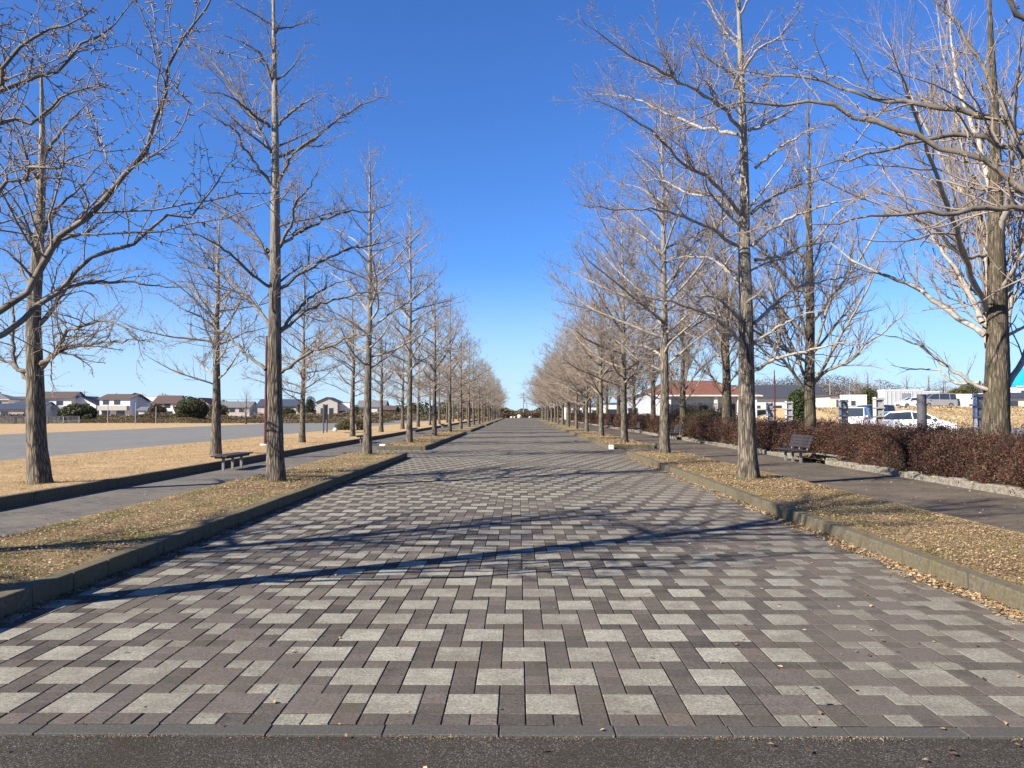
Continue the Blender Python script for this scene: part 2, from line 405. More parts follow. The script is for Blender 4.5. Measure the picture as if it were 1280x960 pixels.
# right of the path: rough stone edge and planting bed
mb = MB(); y = 6.0
while y < 150:
    L = random.uniform(.28, .5) if y < 60 else 2.0; xx = 9.82 + .0022 * y
    if not any(a < y < b for a, b in ((24.9, 27.7), (46.6, 49.2), (64.8, 67.5), (85.5, 88.5))):
        mb.box(xx + random.uniform(-.02, .02), xx + .17, y + .01, y + L - .01, -.05, .15 + random.uniform(-.035, .03))
    y += L
structure(mb.build('edging', 'stone_edge', bevel=.03, seg=2))
for (a, b) in ((24.9, 27.7), (46.6, 49.2), (64.8, 67.5), (85.5, 88.5)):   # recesses in the bed behind the benches
    mb = MB(); xx = 9.85 + .0022 * a
    mb.box(xx + .75, xx + .88, a, b, -.05, .22); mb.box(xx, xx + .75, a - .12, a, -.05, .2); mb.box(xx, xx + .75, b, b + .12, -.05, .2)
    structure(mb.build('edging', 'stone_edge', bevel=.015, seg=1))
structure(sheet('planting_bed', 9.95, 13.3, 6, 90, .10, 'planter_soil', .3, .03, 31))
structure(MB().poly([(13.3, 20, .0), (60, 20, .0), (60, 52, .28), (60, 68, .33), (13.3, 68, .33), (13.3, 36, .18)], [(0, 1, 5), (1, 2, 5), (2, 3, 4, 5)]).build('car_park', 'lot_asphalt'))
# dry bank on the right rising to the upper road
V = []; nx, ny = 40, 26
for j in range(ny + 1):
    for i in range(nx + 1):
        x = 37 + i * 4.0; t = j / ny; y = 62 + t * 36 + 2.0 * math.sin(i * .35)
        z = 2.35 * (3 * t * t - 2 * t ** 3) + .12 * math.sin(i * 1.3 + j * .7) * math.sin(math.pi * t) - .03
        V.append((x - 8 * (1 - t), y, z))
F = [(j * (nx + 1) + i, j * (nx + 1) + i + 1, (j + 1) * (nx + 1) + i + 1, (j + 1) * (nx + 1) + i) for j in range(ny) for i in range(nx)]
structure(mobj('bank', raw_mesh('bank', V, np.array(F), smooth=True), 'bank_turf'))
structure(MB().poly([(37, 96, 2.3), (400, 96, 2.3), (400, 420, 2.3), (37, 420, 2.3)], [(0, 1, 2, 3)]).build('terrain', 'bank_turf'))
structure(MB().poly([(37, 96, 2.3), (37, 420, 2.3), (33, 420, -.03), (29, 62, -.03)], [(0, 1, 2, 3)]).build('bank', 'bank_turf'))
structure(MB().poly([(38, 102, 2.33), (400, 102, 2.33), (400, 118, 2.33), (38, 118, 2.33)], [(0, 1, 2, 3)]).build('road', 'lot_asphalt'))

# ------------------------------------------------------------------ trees
def resample(pts, n):
    p = np.asarray(pts, float); d = np.r_[0, np.cumsum(np.linalg.norm(np.diff(p, axis=0), axis=1))]
    # smooth through Catmull-Rom, then even spacing
    q = [];
    for i in range(len(p) - 1):
        p0 = p[max(i - 1, 0)]; p1 = p[i]; p2 = p[i + 1]; p3 = p[min(i + 2, len(p) - 1)]
        for t in np.linspace(0, 1, 8, endpoint=False):
            q.append(.5 * ((2 * p1) + (-p0 + p2) * t + (2 * p0 - 5 * p1 + 4 * p2 - p3) * t * t + (-p0 + 3 * p1 - 3 * p2 + p3) * t ** 3))
    q.append(p[-1]); q = np.array(q); d = np.r_[0, np.cumsum(np.linalg.norm(np.diff(q, axis=0), axis=1))]
    t = np.linspace(0, d[-1], n); return np.stack([np.interp(t, d, q[:, k]) for k in range(3)], 1)
def tubes(A, Rr, sides, cap=False):
    """A (N,n,3) paths, Rr (N,n) radii -> verts, quad faces"""
    Nn, n, _ = A.shape
    T = np.gradient(A, axis=1); T /= np.linalg.norm(T, axis=2, keepdims=True) + 1e-9
    main = A[:, -1] - A[:, 0]; main /= np.linalg.norm(main, axis=1, keepdims=True) + 1e-9
    ref = np.where(np.abs(main[:, 2:3]) > .8, np.array([[1., 0, 0]]), np.array([[0, 0, 1.]]))
    U = ref[:, None, :] - T * np.sum(ref[:, None, :] * T, axis=2, keepdims=True); U /= np.linalg.norm(U, axis=2, keepdims=True) + 1e-9
    W = np.cross(T, U)
    th = np.arange(sides) * 2 * np.pi / sides
    V = A[:, :, None, :] + Rr[:, :, None, None] * (U[:, :, None, :] * np.cos(th)[None, None, :, None] + W[:, :, None, :] * np.sin(th)[None, None, :, None])
    base = (np.arange(Nn) * n * sides)[:, None, None]; i = (np.arange(n - 1) * sides)[None, :, None]; j = np.arange(sides)[None, None, :]; j2 = (j + 1) % sides
    F = np.stack([base + i + j, base + i + j2, base + i + sides + j2, base + i + sides + j], -1).reshape(-1, 4)
    return V.reshape(-1, 3), F
def spawn(rg, A, Rr, spacing, lmin, lfac, ang, n, up=.15, wob=.12, rfac=.55, rmin=.003, t0=.12, endfade=.65, flat=.0, zcut=-9.):
    """side shoots along every parent path"""
    L = np.linalg.norm(np.diff(A, axis=1), axis=2).sum(1); cnt = np.maximum(1, (L / spacing).astype(int)); idx = np.repeat(np.arange(len(A)), cnt); M = len(idx)
    t = t0 + (1 - t0) * rg.random(M); k = t * (A.shape[1] - 1); k0 = np.minimum(k.astype(int), A.shape[1] - 2); f = (k - k0)[:, None]
    B = A[idx, k0] * (1 - f) + A[idx, k0 + 1] * f; T = A[idx, k0 + 1] - A[idx, k0]; T /= np.linalg.norm(T, axis=1, keepdims=True) + 1e-9
    pr = Rr[idx, k0] * (1 - f[:, 0]) + Rr[idx, k0 + 1] * f[:, 0]
    q = rg.normal(size=(M, 3)); q[:, 2] *= (1 - flat); q[:, 2] += .25; q -= T * np.sum(q * T, 1, keepdims=True); q /= np.linalg.norm(q, axis=1, keepdims=True) + 1e-9
    a = np.radians(rg.normal(ang, 11, M))[:, None]; D = np.cos(a) * T + np.sin(a) * q; D[:, 2] += up * .5
    ln = np.clip(L[idx] * lfac * (1 - endfade * t) * rg.uniform(.45, 1.25, M), lmin * rg.uniform(.6, 1.5, M), None)
    st = (ln / (n - 1))[:, None]; P_ = [B]; D /= np.linalg.norm(D, axis=1, keepdims=True)
    for _ in range(n - 1):
        D = D + rg.normal(0, wob, (M, 3)); D[:, 2] += up / n; D /= np.linalg.norm(D, axis=1, keepdims=True); P_.append(P_[-1] + D * st)
    r0 = np.maximum(np.minimum(pr * rfac, ln * .014 + rmin * .6), rmin); tp = np.linspace(1, .32, n)[None, :]
    Q = np.stack(P_, 1); W_ = np.maximum(r0[:, None] * tp, rmin * .55); ok = Q[:, :, 2].min(1) > zcut
    return (Q[ok], W_[ok]) if ok.sum() > 3 else (Q, W_)
def prim_auto(rg, trunk, tr, z0, z1, cnt, Lmax, Ltop, el0, el1, n=12, curve=.25, wob=.09, lowpeak=.25):
    out = []; rad = []; az = rg.uniform(0, 6.28)
    for i in range(cnt):
        s = (i + rg.uniform(0, .9)) / cnt; z = z0 + (z1 - z0) * s; az += 2.4 + rg.normal(0, .35)
        zz = trunk[:, 2]; b = np.array([np.interp(z, zz, trunk[:, k]) for k in range(3)]); r = np.interp(z, zz, tr)
        w = min(1, .6 + s / lowpeak * .4) if s < lowpeak else 1 - (s - lowpeak) / (1 - lowpeak)
        L = (Ltop + (Lmax - Ltop) * w) * rg.uniform(.75, 1.15); el = np.radians(el0 + (el1 - el0) * s + rg.normal(0, 7))
        d = np.array([math.cos(az) * math.cos(el), math.sin(az) * math.cos(el), math.sin(el)]); p = b.copy(); P_ = [p.copy()]; side = np.array([-math.sin(az), math.cos(az), 0]) * rg.normal(0, .03)
        sag = rg.normal(0, .02)
        for _ in range(n - 1):
            d = d + rg.normal(0, wob, 3) * .8 + side + np.array([0, 0, curve / n + sag * .6]); d /= np.linalg.norm(d); p = p + d * L / (n - 1); P_.append(p.copy())
        out.append(P_); r0 = max(.010, min(r * .5, .010 + L * .0105)); rad.append(np.linspace(1, .04, n) ** .85 * r0)
    return np.array(out), np.array(rad)
def px_prims(lines, D, org, rg, r0, spread=.5, n=22):
    """limbs whose course was measured in the photograph, given real depth around the tree"""
    out = []; rad = []
    for k, L in enumerate(lines):
        ks = spread * rg.choice([-1, 1]) * rg.uniform(.3, 1); u0, v0 = L[0]; pts = []
        rs = 1.0
        if isinstance(L[-1], float): rs = L[-1]; L = L[:-1]
        for (u, v) in L: pts.append(np.array(P(u, v, D + ks * abs(math.hypot(u - u0, v - v0)) * D / FPX)) - org)
        q = resample(pts, n); ln = np.linalg.norm(np.diff(q, axis=0), axis=1).sum()
        q[1:] += rg.normal(0, .020, (n - 1, 3)) * min(1, ln / 3)
        out.append(q); rad.append(np.linspace(1, .03, n) ** .8 * rs * min(r0, .014 + ln * .0135))
    return np.array(out), np.array(rad)
def trunk_path(rg, H, lean=(0, 0), wob=.035, n=26, pts=None):
    if pts is not None: p = resample(pts, n)
    else:
        z = np.linspace(-.12, H, n); p = np.stack([lean[0] * z / H + np.cumsum(rg.normal(0, wob, n)) * np.linspace(.2, 1, n) * .5, lean[1] * z / H + np.cumsum(rg.normal(0, wob, n)) * np.linspace(.2, 1, n) * .5, z], 1); p[:2, :2] = 0
    return p
def trunk_rad(p, H, r, zel=False):
    z = np.clip(p[:, 2], 0, None); rr = r * (1 - z / (H * 1.02)).clip(0.02) ** (.85 if not zel else .95)
    rr = rr + r * .27 * np.exp(-z / .38); return np.maximum(rr, .008)
def trunk_mesh(name, p, rr, rg, sides=18, fine=70):
    A = resample(p, fine)[None]; zs = p[:, 2]; r_ = np.interp(A[0, :, 2], zs, rr)[None]
    V, F = tubes(A, r_, sides); V = V.reshape(fine, sides, 3); c = A[0][:, None, :]
    ph = rg.uniform(0, 6.28, 4); th = np.arange(sides) * 2 * np.pi / sides
    for i in range(fine):
        z = A[0, i, 2]; f = 1 + .05 * np.sin(2 * th + ph[0] + z * .3) + .045 * np.sin(3 * th + ph[1] - z * .5) + .03 * np.sin(5 * th + ph[2] + z * .9) + math.exp(-max(z, 0) / .2) * .12 * np.sin(5 * th + ph[3])
        f += rg.normal(0, .012, sides)
        V[i] = c[i] + (V[i] - c[i]) * f[:, None]
    return raw_mesh(name, V.reshape(-1, 3), F, smooth=True)
def join(parts):
    V = []; F = []; k = 0
    for v, f in parts: V.append(v); F.append(f + k); k += len(v)
    return np.concatenate(V), np.concatenate(F)

def make_tree(name, loc, label, group, seed, H, r, mode='ginkgo', prims=None, pr_r=.06, trunk_px=None, auto=26, z0=2.3, Lmax=3.4, detail=2, lean=(0, 0), dark=False, far=False, spread=.5, cat='tree', dens=1.0, zhi=.96, elv=(28, 52), spur=None):
    rg = np.random.default_rng(seed); org = np.array(loc, float)
    root = empty(name, loc, label=label, cat=cat, group=group)
    tp = None
    if trunk_px: tp = [(0, 0, -.12), (0, 0, .1)] + [tuple(np.array(P(u, v, loc[1])) - org) for u, v in trunk_px]; H = tp[-1][2]
    p = trunk_path(rg, H, lean, pts=tp); rr = trunk_rad(p, H, r, mode != 'ginkgo')
    zk = mode != 'ginkgo'
    mobj('trunk', trunk_mesh('trunk', p, rr, rg, 20 if detail >= 2 else 10, 70 if detail >= 2 else 30), 'zelkova_bark' if zk else 'trunk_bark', root)
    Ps = []; Rs = []
    n = 22
    if prims:
        a, b = px_prims(prims, loc[1], org, rg, pr_r, spread, n); Ps.append(a); Rs.append(b)
    if auto:
        if zk: a, b = prim_auto(rg, p, rr, z0, H * .55, int(auto * .45), H * .50, H * .33, 38, 58, n, .45, .07, .3); c_, d_ = prim_auto(rg, p, rr, H * .45, H * .96, int(auto * .55), H * .36, .8, 42, 64, n, .35, .08, .1); a = np.concatenate([a, c_]); b = np.concatenate([b, d_]); b *= .88
        else: a, b = prim_auto(rg, p, rr, z0, H * zhi, auto, Lmax, .7, elv[0], elv[1], n, .3, .085, .2)
        Ps.append(a); Rs.append(b)
    A1 = np.concatenate(Ps); R1 = np.concatenate(Rs); R1 = R1 * (1 + rg.normal(0, .07, R1.shape))
    rm = .0036 if not far else .0068
    if zk:
        A2, R2 = spawn(rg, A1, R1, .30 / dens, .45, .42, 34, 8, .20, .13, .5, rm * 1.2, t0=.1)
        A3, R3 = spawn(rg, A2, R2, .27 / dens, .25, .48, 32, 5, .3, .12, .6, rm, t0=.12)
        parts3 = [(A3, R3)]
        if detail >= 2: parts3.append(spawn(rg, A3, R3, .30, .12, .45, 34, 4, .2, .15, .7, rm * .8))
        elif detail == 1: parts3.append(spawn(rg, A3, R3, .5, .15, .5, 34, 3, .2, .15, .7, rm))
    else:
        A2, R2 = spawn(rg, A1, R1, .30 / dens, .35, .42, 46, 8, .10 if (dark and rm < .005 and H < 11.2) else .2, .17, .42, rm * 1.15, t0=.1, flat=.35, zcut=2.35 if name == 'ginkgo_tree' and H > 9 and detail == 2 and 'reach' in label else 1.5)
        A3, R3 = spawn(rg, A2, R2, .26 / dens, .18, .42, 48, 4, .12, .18, .6, rm, t0=.08)
        parts3 = [(A3, R3)]
        if detail >= 1: parts3.append(spawn(rg, A1, R1, .24, .14, .03, 62, 3, .1, .15, .3, rm))
        if detail >= 2:
            sp = spur or .11
            for (a, b, s_) in ((A1, R1, sp), (A2, R2, sp), (A3, R3, sp * 1.4)):
                x, y_ = spawn(rg, a, b, s_, .035, .0, 75, 2, 0, .0, .6, .0055, t0=.05); parts3.append((x, y_ * np.array([[1, 1.25]])))
    big = (R1[:, 0] > .03)
    tb = [tubes(A1, R1, 8 if detail >= 2 else 5)]
    cro = mobj('crown', raw_mesh('crown', *join(tb + [tubes(a, b, 4 if a.shape[1] > 6 and detail >= 2 else 3) for a, b in [(A2, R2)] + parts3]), smooth=True), 'branch_bark' if not far else 'twig_bark_far', root)
    me = cro.data; me.materials.append(MATS['twig_bark' if not far else 'twig_bark_far']); me.materials.append(MATS['limb_bark_shaded'])
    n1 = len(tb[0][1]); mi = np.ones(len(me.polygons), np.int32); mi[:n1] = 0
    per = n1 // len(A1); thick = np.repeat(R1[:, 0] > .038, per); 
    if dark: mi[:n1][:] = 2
    me.polygons.foreach_set('material_index', mi)
    return root

ORD = ['zeroth', 'first', 'second', 'third', 'fourth', 'fifth', 'sixth', 'seventh', 'eighth', 'ninth', 'tenth', 'eleventh', 'twelfth', 'thirteenth', 'fourteenth', 'fifteenth', 'sixteenth', 'seventeenth', 'eighteenth', 'nineteenth', 'twentieth', 'twenty first', 'twenty second', 'twenty third']
G_IL, G_IR = 'bare ginkgos along the left kerb of the avenue', 'bare ginkgos along the right kerb of the avenue'
G_OL, G_OR = 'bare ginkgos on the lawn left of the side path', 'bare spreading trees in the hedge bed on the right'
def px(*s): return [tuple(map(float, q.split(','))) for q in ' '.join(s).split()]

L1 = [px('332,462 300,435 277,415 237,390 207,375'), px('339,410 317,380 300,362 272,342 237,327 200,321'), px('339,359 312,340 282,312 250,295 215,279'),
      px('336,315 310,292 285,270 257,252'), px('352,465 380,445 415,430 450,419 490,417'), px('350,415 380,390 412,376 440,369 475,365 500,370'),
      px('351,412 375,385 407,360 450,347'), px('351,360 380,340 425,315 470,305 500,292'), px('350,309 380,287 412,272 440,265 467,265 500,250'),
      px('350,307 365,277 370,252 385,236 402,205'), px('347,196 380,182 415,155 450,132 490,120'), px('339,190 320,155 297,115 277,92 237,50'),
      px('337,159 315,142 287,120 252,115'), px('347,157 370,135 407,115'), px('342,107 330,75 312,57 275,42'), px('341,32 317,17 287,0'),
      px('340,232 307,187 295,165 275,150 245,135'), px('347,230 365,195 382,180 412,160'), px('345,100 362,88 380,62'), px('344,36 365,33 390,26')]
make_tree('ginkgo_tree', P(345, 601, 16.6)[:2] + (.17,), 'nearest whole ginkgo in the left kerbside strip, its trunk in front of the backless bench', G_IL, 11, 11.5, .172, prims=L1, pr_r=.040, dens=2.4, dark=True,
          trunk_px=[(344, 540), (343, 466), (343, 400), (344, 310), (344, 232), (344, 160), (343, 90), (342, 20), (341, -40), (340, -80)], auto=12, z0=3.0, Lmax=2.0, spread=.8)
R1_ = [px('937,437 896,400 854,381 821,375 790,368') , px('925,400 892,371 842,377'), px('925,358 896,327 862,321 825,327'), px('925,308 875,279 837,265 800,260 760,262 715,255'),
       px('927,269 892,229 854,204 829,177 800,154 765,132 735,125'), px('925,267 892,246 858,240 825,225 790,228'), px('929,167 900,131 867,112 846,100 800,75 750,45 722,22'),
       px('922,168 880,160 830,140 780,120 730,118'), px('942,404 975,375 1000,358 1040,350 1080,345'), px('939,308 975,279 1008,265 1040,254 1090,245'), px('939,267 967,246 1008,229 1040,221'),
       px('944,210 979,181 1020,160 1050,155'), px('944,325 979,319 1004,308 1050,300'), px('946,462 979,446 1040,431 1085,430'), px('941,430 975,408 1008,392 1040,386'),
       px('936,163 967,150 988,138 1010,110'), px('928,110 905,85 880,70 855,30'), px('925,60 900,30 880,-10'), px('927,90 950,60 975,45 1000,10'), px('925,20 940,-10 960,-40'), px('930,170 925,215 932,225 934,265')]
make_tree('ginkgo_tree', P(936, 598, 17.35)[:2] + (.17,), 'nearest whole ginkgo in the right kerbside strip, with a straight pale trunk', G_IR, 12, 12, .195, prims=R1_, pr_r=.046, dens=2.3,
          trunk_px=[(934, 540), (933, 460), (932, 380), (930, 300), (930, 220), (928, 150), (926, 80), (923, 0), (921, -60), (920, -110)], auto=14, z0=3.2, Lmax=2.4, spread=.8)
L0 = [px('-225,470 -120,440 0,387 30,365 60,322 97,285 140,240 180,184 199,131 210,90 232,41 266,0 290,-60'), px('-225,500 -130,470 0,417 25,397 57,375 95,337 125,317 162,302 190,287 215,272 240,264 257,250 270,225 300,190'),
      px('-225,330 -120,260 0,112 56,94 105,56 150,22 169,-10'), px('-225,300 -100,180 0,90 30,52 75,34 124,8'), px('-225,200 -140,80 -40,20 20,-60 60,-140'), px('-225,360 -150,320 -60,200 -10,160 40,150 90,112 140,100'),
      px('-225,420 -140,330 -60,300 0,235 40,225 80,200 130,190')]
make_tree('ginkgo_tree', (P(-229, 700, 5.9)[0], 5.9, .17), 'near ginkgo whose thick dark limbs reach in from the left edge, trunk out of view', G_IL, 13, 10.5, .19, prims=L0, pr_r=.036, auto=32, z0=4.4, Lmax=3.8, dark=True, spread=.35, spur=.06, elv=(46, 66), dens=1.6)
SUBL = None
R0 = [px('1371,300 1330,262 1280,232 1242,207 1205,190 1165,177 1120,165 1085,152 1060,140 1022,129 992,129 960,129 915,133 870,147 830,165'),
      px('1371,400 1320,300 1280,200 1265,155 1247,120 1230,82 1215,55 1192,25 1167,0 1120,-70'), px('1371,190 1280,162 1247,150 1210,142 1175,135 1135,125 1105,122 1065,112 1010,97 960,92 900,85'),
      px('1371,250 1320,215 1270,190 1200,170 1130,180 1060,200 990,215'), px('1371,120 1300,40 1240,-30 1180,-120'), px('1371,330 1330,290 1290,262 1230,262 1160,268 1090,270 1010,282')]
make_tree('ginkgo_tree', (P(1371, 700, 6.9)[0], 6.9, .17), 'near ginkgo whose long dark limb reaches in from the upper right, trunk unseen', G_IR, 14, 11, .225, prims=R0, pr_r=.038, auto=7, z0=5.6, Lmax=2.8, dark=True, spread=.35, spur=.06, elv=(50, 68), dens=1.1)
LL1 = [px('37,477 20,460 0,447 -40,430'), px('50,462 75,437 112,431 155,426 190,424'), px('50,457 75,435 82,415 112,404 140,402 165,420 180,450'), px('50,405 67,387 75,370 100,355 140,352 195,357 237,360'),
       px('42,465 21,460 16,430 17,390 5,340'), px('47,330 80,300 110,290 150,262'), px('49,300 70,262 95,240 130,200'), px('44,350 15,320 -20,300'), px('50,230 30,190 5,150'), px('52,200 80,160 120,120')]
make_tree('ginkgo_tree', P(50, 604, 16.0)[:2] + (.19,), 'stout bare ginkgo with a broad leaning trunk at the far left of the lawn', G_OL, 15, 10.5, .205, prims=LL1, pr_r=.052, dens=2.2, dark=True,
          trunk_px=[(46, 560), (44, 475), (42, 400), (47, 322), (51, 250), (53, 180), (52, 110), (50, 60)], auto=14, z0=3.4, Lmax=2.6, spread=.8)
RR1 = [px('1234,487 1203,472 1175,450 1131,425 1090,415'), px('1225,478 1194,478 1169,462 1137,462 1115,456'), px('1231,419 1200,397 1169,375 1131,353 1094,340 1047,312 1019,281'),
       px('1231,387 1215,347 1194,287 1175,231 1162,200 1140,130 1110,50'), px('1228,403 1206,356 1187,325 1150,281 1100,250'), px('1231,319 1200,319 1175,290 1137,272'),
       px('1247,381 1280,337 1320,280'), px('1259,481 1285,431 1310,330 1330,250'), px('1237,434 1280,409 1330,390'), px('1240,480 1232,400 1233,294 1219,256 1187,219 1130,100 1100,30'),
       px('1252,470 1262,380 1275,300 1300,200 1310,80'), px('1243,470 1238,380 1228,290 1205,190 1185,100 1170,0'), px('1250,300 1262,230 1270,120 1280,20'), px('1244,260 1225,180 1195,90 1185,-20')]
make_tree('zelkova_tree', P(1245, 560, 18.7)[:2] + (.1,), 'broad bare tree with a massive forked trunk rising from the hedge at the far right', G_OR, 16, 13, .325, 'zelkova', prims=RR1, pr_r=.078,
          trunk_px=[(1245, 520), (1247, 470), (1247, 387), (1245, 262), (1243, 150), (1238, 40), (1235, -60)], auto=5, z0=3.6, spread=.9, dens=.85)
RR2 = [px('1003,485 985,455 960,425 930,385 905,340'), px('1018,478 1035,462 1062,452 1080,432 1110,410 1150,372'), px('1016,480 1040,440 1062,400 1090,350 1110,290'), px('1008,480 995,440 975,400 960,340 950,280'),
       px('1014,450 1030,400 1050,330 1065,260'), px('1012,440 1000,390 990,320 985,250')]
make_tree('zelkova_tree', P(1013, 553, 29.4)[:2] + (.1,), 'bare fan shaped tree rising from the hedge right behind the slatted bench', G_OR, 17, 12.6, .25, 'zelkova', prims=RR2, pr_r=.07,
          trunk_px=[(1013, 520), (1012, 480), (1013, 400), (1012, 320), (1011, 240), (1011, 160), (1010, 110)], auto=20, z0=3.0, spread=.8, detail=1, dens=1.25)

make_tree('ginkgo_tree', (-10.4, 5.3, .19), 'ginkgo beyond the left edge of the picture, known by the branch shadows it throws', G_OL, 18, 10.8, .2, auto=42, z0=2.6, Lmax=4.2, detail=1, elv=(24, 50), dens=1.5)
def place(v, x, y, z, rz, s, label, group):
    c = copy_tree(v); c.location = (x, y, z); c.rotation_euler = (0, 0, rz); c.scale = (s[0], s[0], s[1]); c['label'] = label; c['group'] = group; return c
# models of a kind, each used first where it stands and then copied along its row
rowL = [16.6 + 10.8 * k for k in range(21)]; rowR = [17.35 + 10.75 * k for k in range(16)]
il = [None] * 21
v0 = make_tree('ginkgo_tree', (-5.38, rowL[1], .17), 'x', G_IL, 31, 11.3, .155, auto=40, z0=2.9, Lmax=3.9, detail=1, elv=(22, 48), dens=1.9)
v1 = make_tree('ginkgo_tree', (-5.42, rowL[2], .17), 'x', G_IL, 32, 12.6, .155, auto=44, z0=2.8, Lmax=3.9, detail=1, elv=(26, 52), dens=1.9)
v2 = make_tree('ginkgo_tree', (-5.36, rowL[3], .17), 'x', G_IL, 33, 10.4, .155, auto=40, z0=2.5, Lmax=3.9, detail=1, elv=(24, 50), dens=1.9, far=True)
v3 = make_tree('ginkgo_tree', (-5.36, rowL[4], .17), 'x', G_IL, 34, 10.9, .155, auto=42, z0=2.4, Lmax=4.0, detail=1, elv=(20, 46), dens=1.9, far=True)
w0 = make_tree('ginkgo_tree', (5.33, rowR[1], .17), 'x', G_IR, 35, 13.6, .175, auto=46, z0=2.7, Lmax=6.0, detail=1, elv=(24, 54), dens=1.9)
w1 = make_tree('ginkgo_tree', (5.33, rowR[2], .17), 'x', G_IR, 36, 12.4, .175, auto=46, z0=2.4, Lmax=5.7, detail=1, elv=(24, 54), dens=1.9, far=True)
w2 = make_tree('ginkgo_tree', (5.33, rowR[3], .17), 'x', G_IR, 37, 10.8, .17, auto=46, z0=2.3, Lmax=5.3, detail=1, elv=(22, 52), dens=1.9, far=True)
for k, y in enumerate(rowL):
    if k == 0: continue
    lab = 'bare ginkgo of the left kerbside row, %s trunk counted from the camera' % ORD[k + 1]
    if k <= 4: (v0, v1, v2, v3)[k - 1]['label'] = lab
    else:
        place((v2, v3, v1, v2, v3)[k % 5], -5.38 + random.uniform(-.12, .12), y + random.uniform(-.3, .3), .17, random.uniform(0, 6.28), (random.uniform(.88, 1.04), random.uniform(.84, .98) * (.85 if (k % 5) == 2 else 1)), lab, G_IL)
for k, y in enumerate(rowR):
    if k == 0: continue
    lab = 'bare ginkgo of the right kerbside row, %s trunk counted from the camera' % ORD[k + 1]
    if k <= 3: (w0, w1, w2)[k - 1]['label'] = lab
    else: place((w1, w2, w1)[k % 3], 5.33 + random.uniform(-.12, .12), y + random.uniform(-.3, .3), .17, random.uniform(0, 6.28), (random.uniform(.86, 1.0), random.uniform(.82, .95)), lab, G_IR)
oy = [27.2, 37.8, 47.2, 59.0, 69.6, 80.4] + [80.4 + 10.8 * k for k in range(1, 14)]
ox = [-10.72, -10.65, -10.2, -10.55] + [-10.5] * 20
o0 = make_tree('ginkgo_tree', (ox[0], oy[0], .19), 'bare ginkgo on the left lawn standing just behind the nearest backless bench', G_OL, 41, 8.9, .168, auto=36, z0=2.35, Lmax=3.5, detail=1, elv=(18, 44), dens=1.8)
for k in range(1, 19):
    v = (v2, v3, v0)[k % 3]
    place(v, ox[k], oy[k], .19, random.uniform(0, 6.28), (random.uniform(.95, 1.1), random.uniform(.78, .9)), 'bare ginkgo on the lawn left of the side path, %s trunk from the camera' % ORD[k + 2], G_OL)
ry = [39.0, 49.6, 60.5] + [60.5 + 10.8 * k for k in range(1, 11)]; rx = [10.55, 10.6, 10.6] + [10.7] * 12
z0_ = make_tree('zelkova_tree', (rx[0], ry[0], .1), 'bare tree with a thick forked trunk in the hedge bed, before the red roofed building', G_OR, 51, 11.2, .28, 'zelkova', auto=40, z0=2.2, detail=1, dens=1.4, far=True)
z1_ = make_tree('zelkova_tree', (rx[1], ry[1], .1), 'bare forked tree in the hedge bed beside the second slatted bench', G_OR, 52, 10.6, .22, 'zelkova', auto=40, z0=1.9, detail=1, dens=1.4, far=True)
for k in range(2, 13):
    place((z0_, z1_)[k % 2], rx[k], ry[k], .1, random.uniform(0, 6.28), (random.uniform(.85, 1.0), random.uniform(.82, .98)), 'bare tree in the hedge bed right of the side path, %s trunk from the camera' % ORD[k + 3], G_OR)

# ------------------------------------------------------------------ leaf clouds
def leaf_quads(Pn, size, rg, cols, flat=0.0, aspect=.55, nrm=None):
    M = len(Pn); a = rg.normal(size=(M, 3)); 
    if nrm is not None: a = a * (1 - flat) + nrm * 2 * flat
    a /= np.linalg.norm(a, axis=1, keepdims=True) + 1e-9
    u = np.cross(a, rg.normal(size=(M, 3))); u /= np.linalg.norm(u, axis=1, keepdims=True) + 1e-9; w = np.cross(a, u)
    s = (size * rg.uniform(.6, 1.3, M))[:, None]; u = u * s; w = w * s * aspect
    bend = a * s * .25
    V = np.stack([Pn - u, Pn - w + bend, Pn + u, Pn + w + bend], 1).reshape(-1, 3); F = np.arange(4 * M).reshape(-1, 4)
    c = np.array(cols)[rg.integers(0, len(cols), M)] * rg.uniform(.7, 1.3, (M, 1))
    return V, F, c
def lumpy_shell(rg, M, cx, cy, cz, rx, ry, rz, lumps=26, depth=.38, zmin=-.85):
    """points near the surface of an uneven crown"""
    d = rg.normal(size=(int(M * 1.4), 3)); d /= np.linalg.norm(d, axis=1, keepdims=True); d = d[d[:, 2] > zmin][:M]
    c = rg.normal(size=(lumps, 3)); c /= np.linalg.norm(c, axis=1, keepdims=True); h = rg.uniform(-.26, .24, lumps)
    k = np.exp(-((d[:, None, :] - c[None]) ** 2).sum(2) / .07) @ h
    rad = (1 + k) * (1 - depth * rg.random(len(d)) ** 1.8)
    return np.stack([cx + d[:, 0] * rx * rad, cy + d[:, 1] * ry * rad, cz + d[:, 2] * rz * rad], 1), d
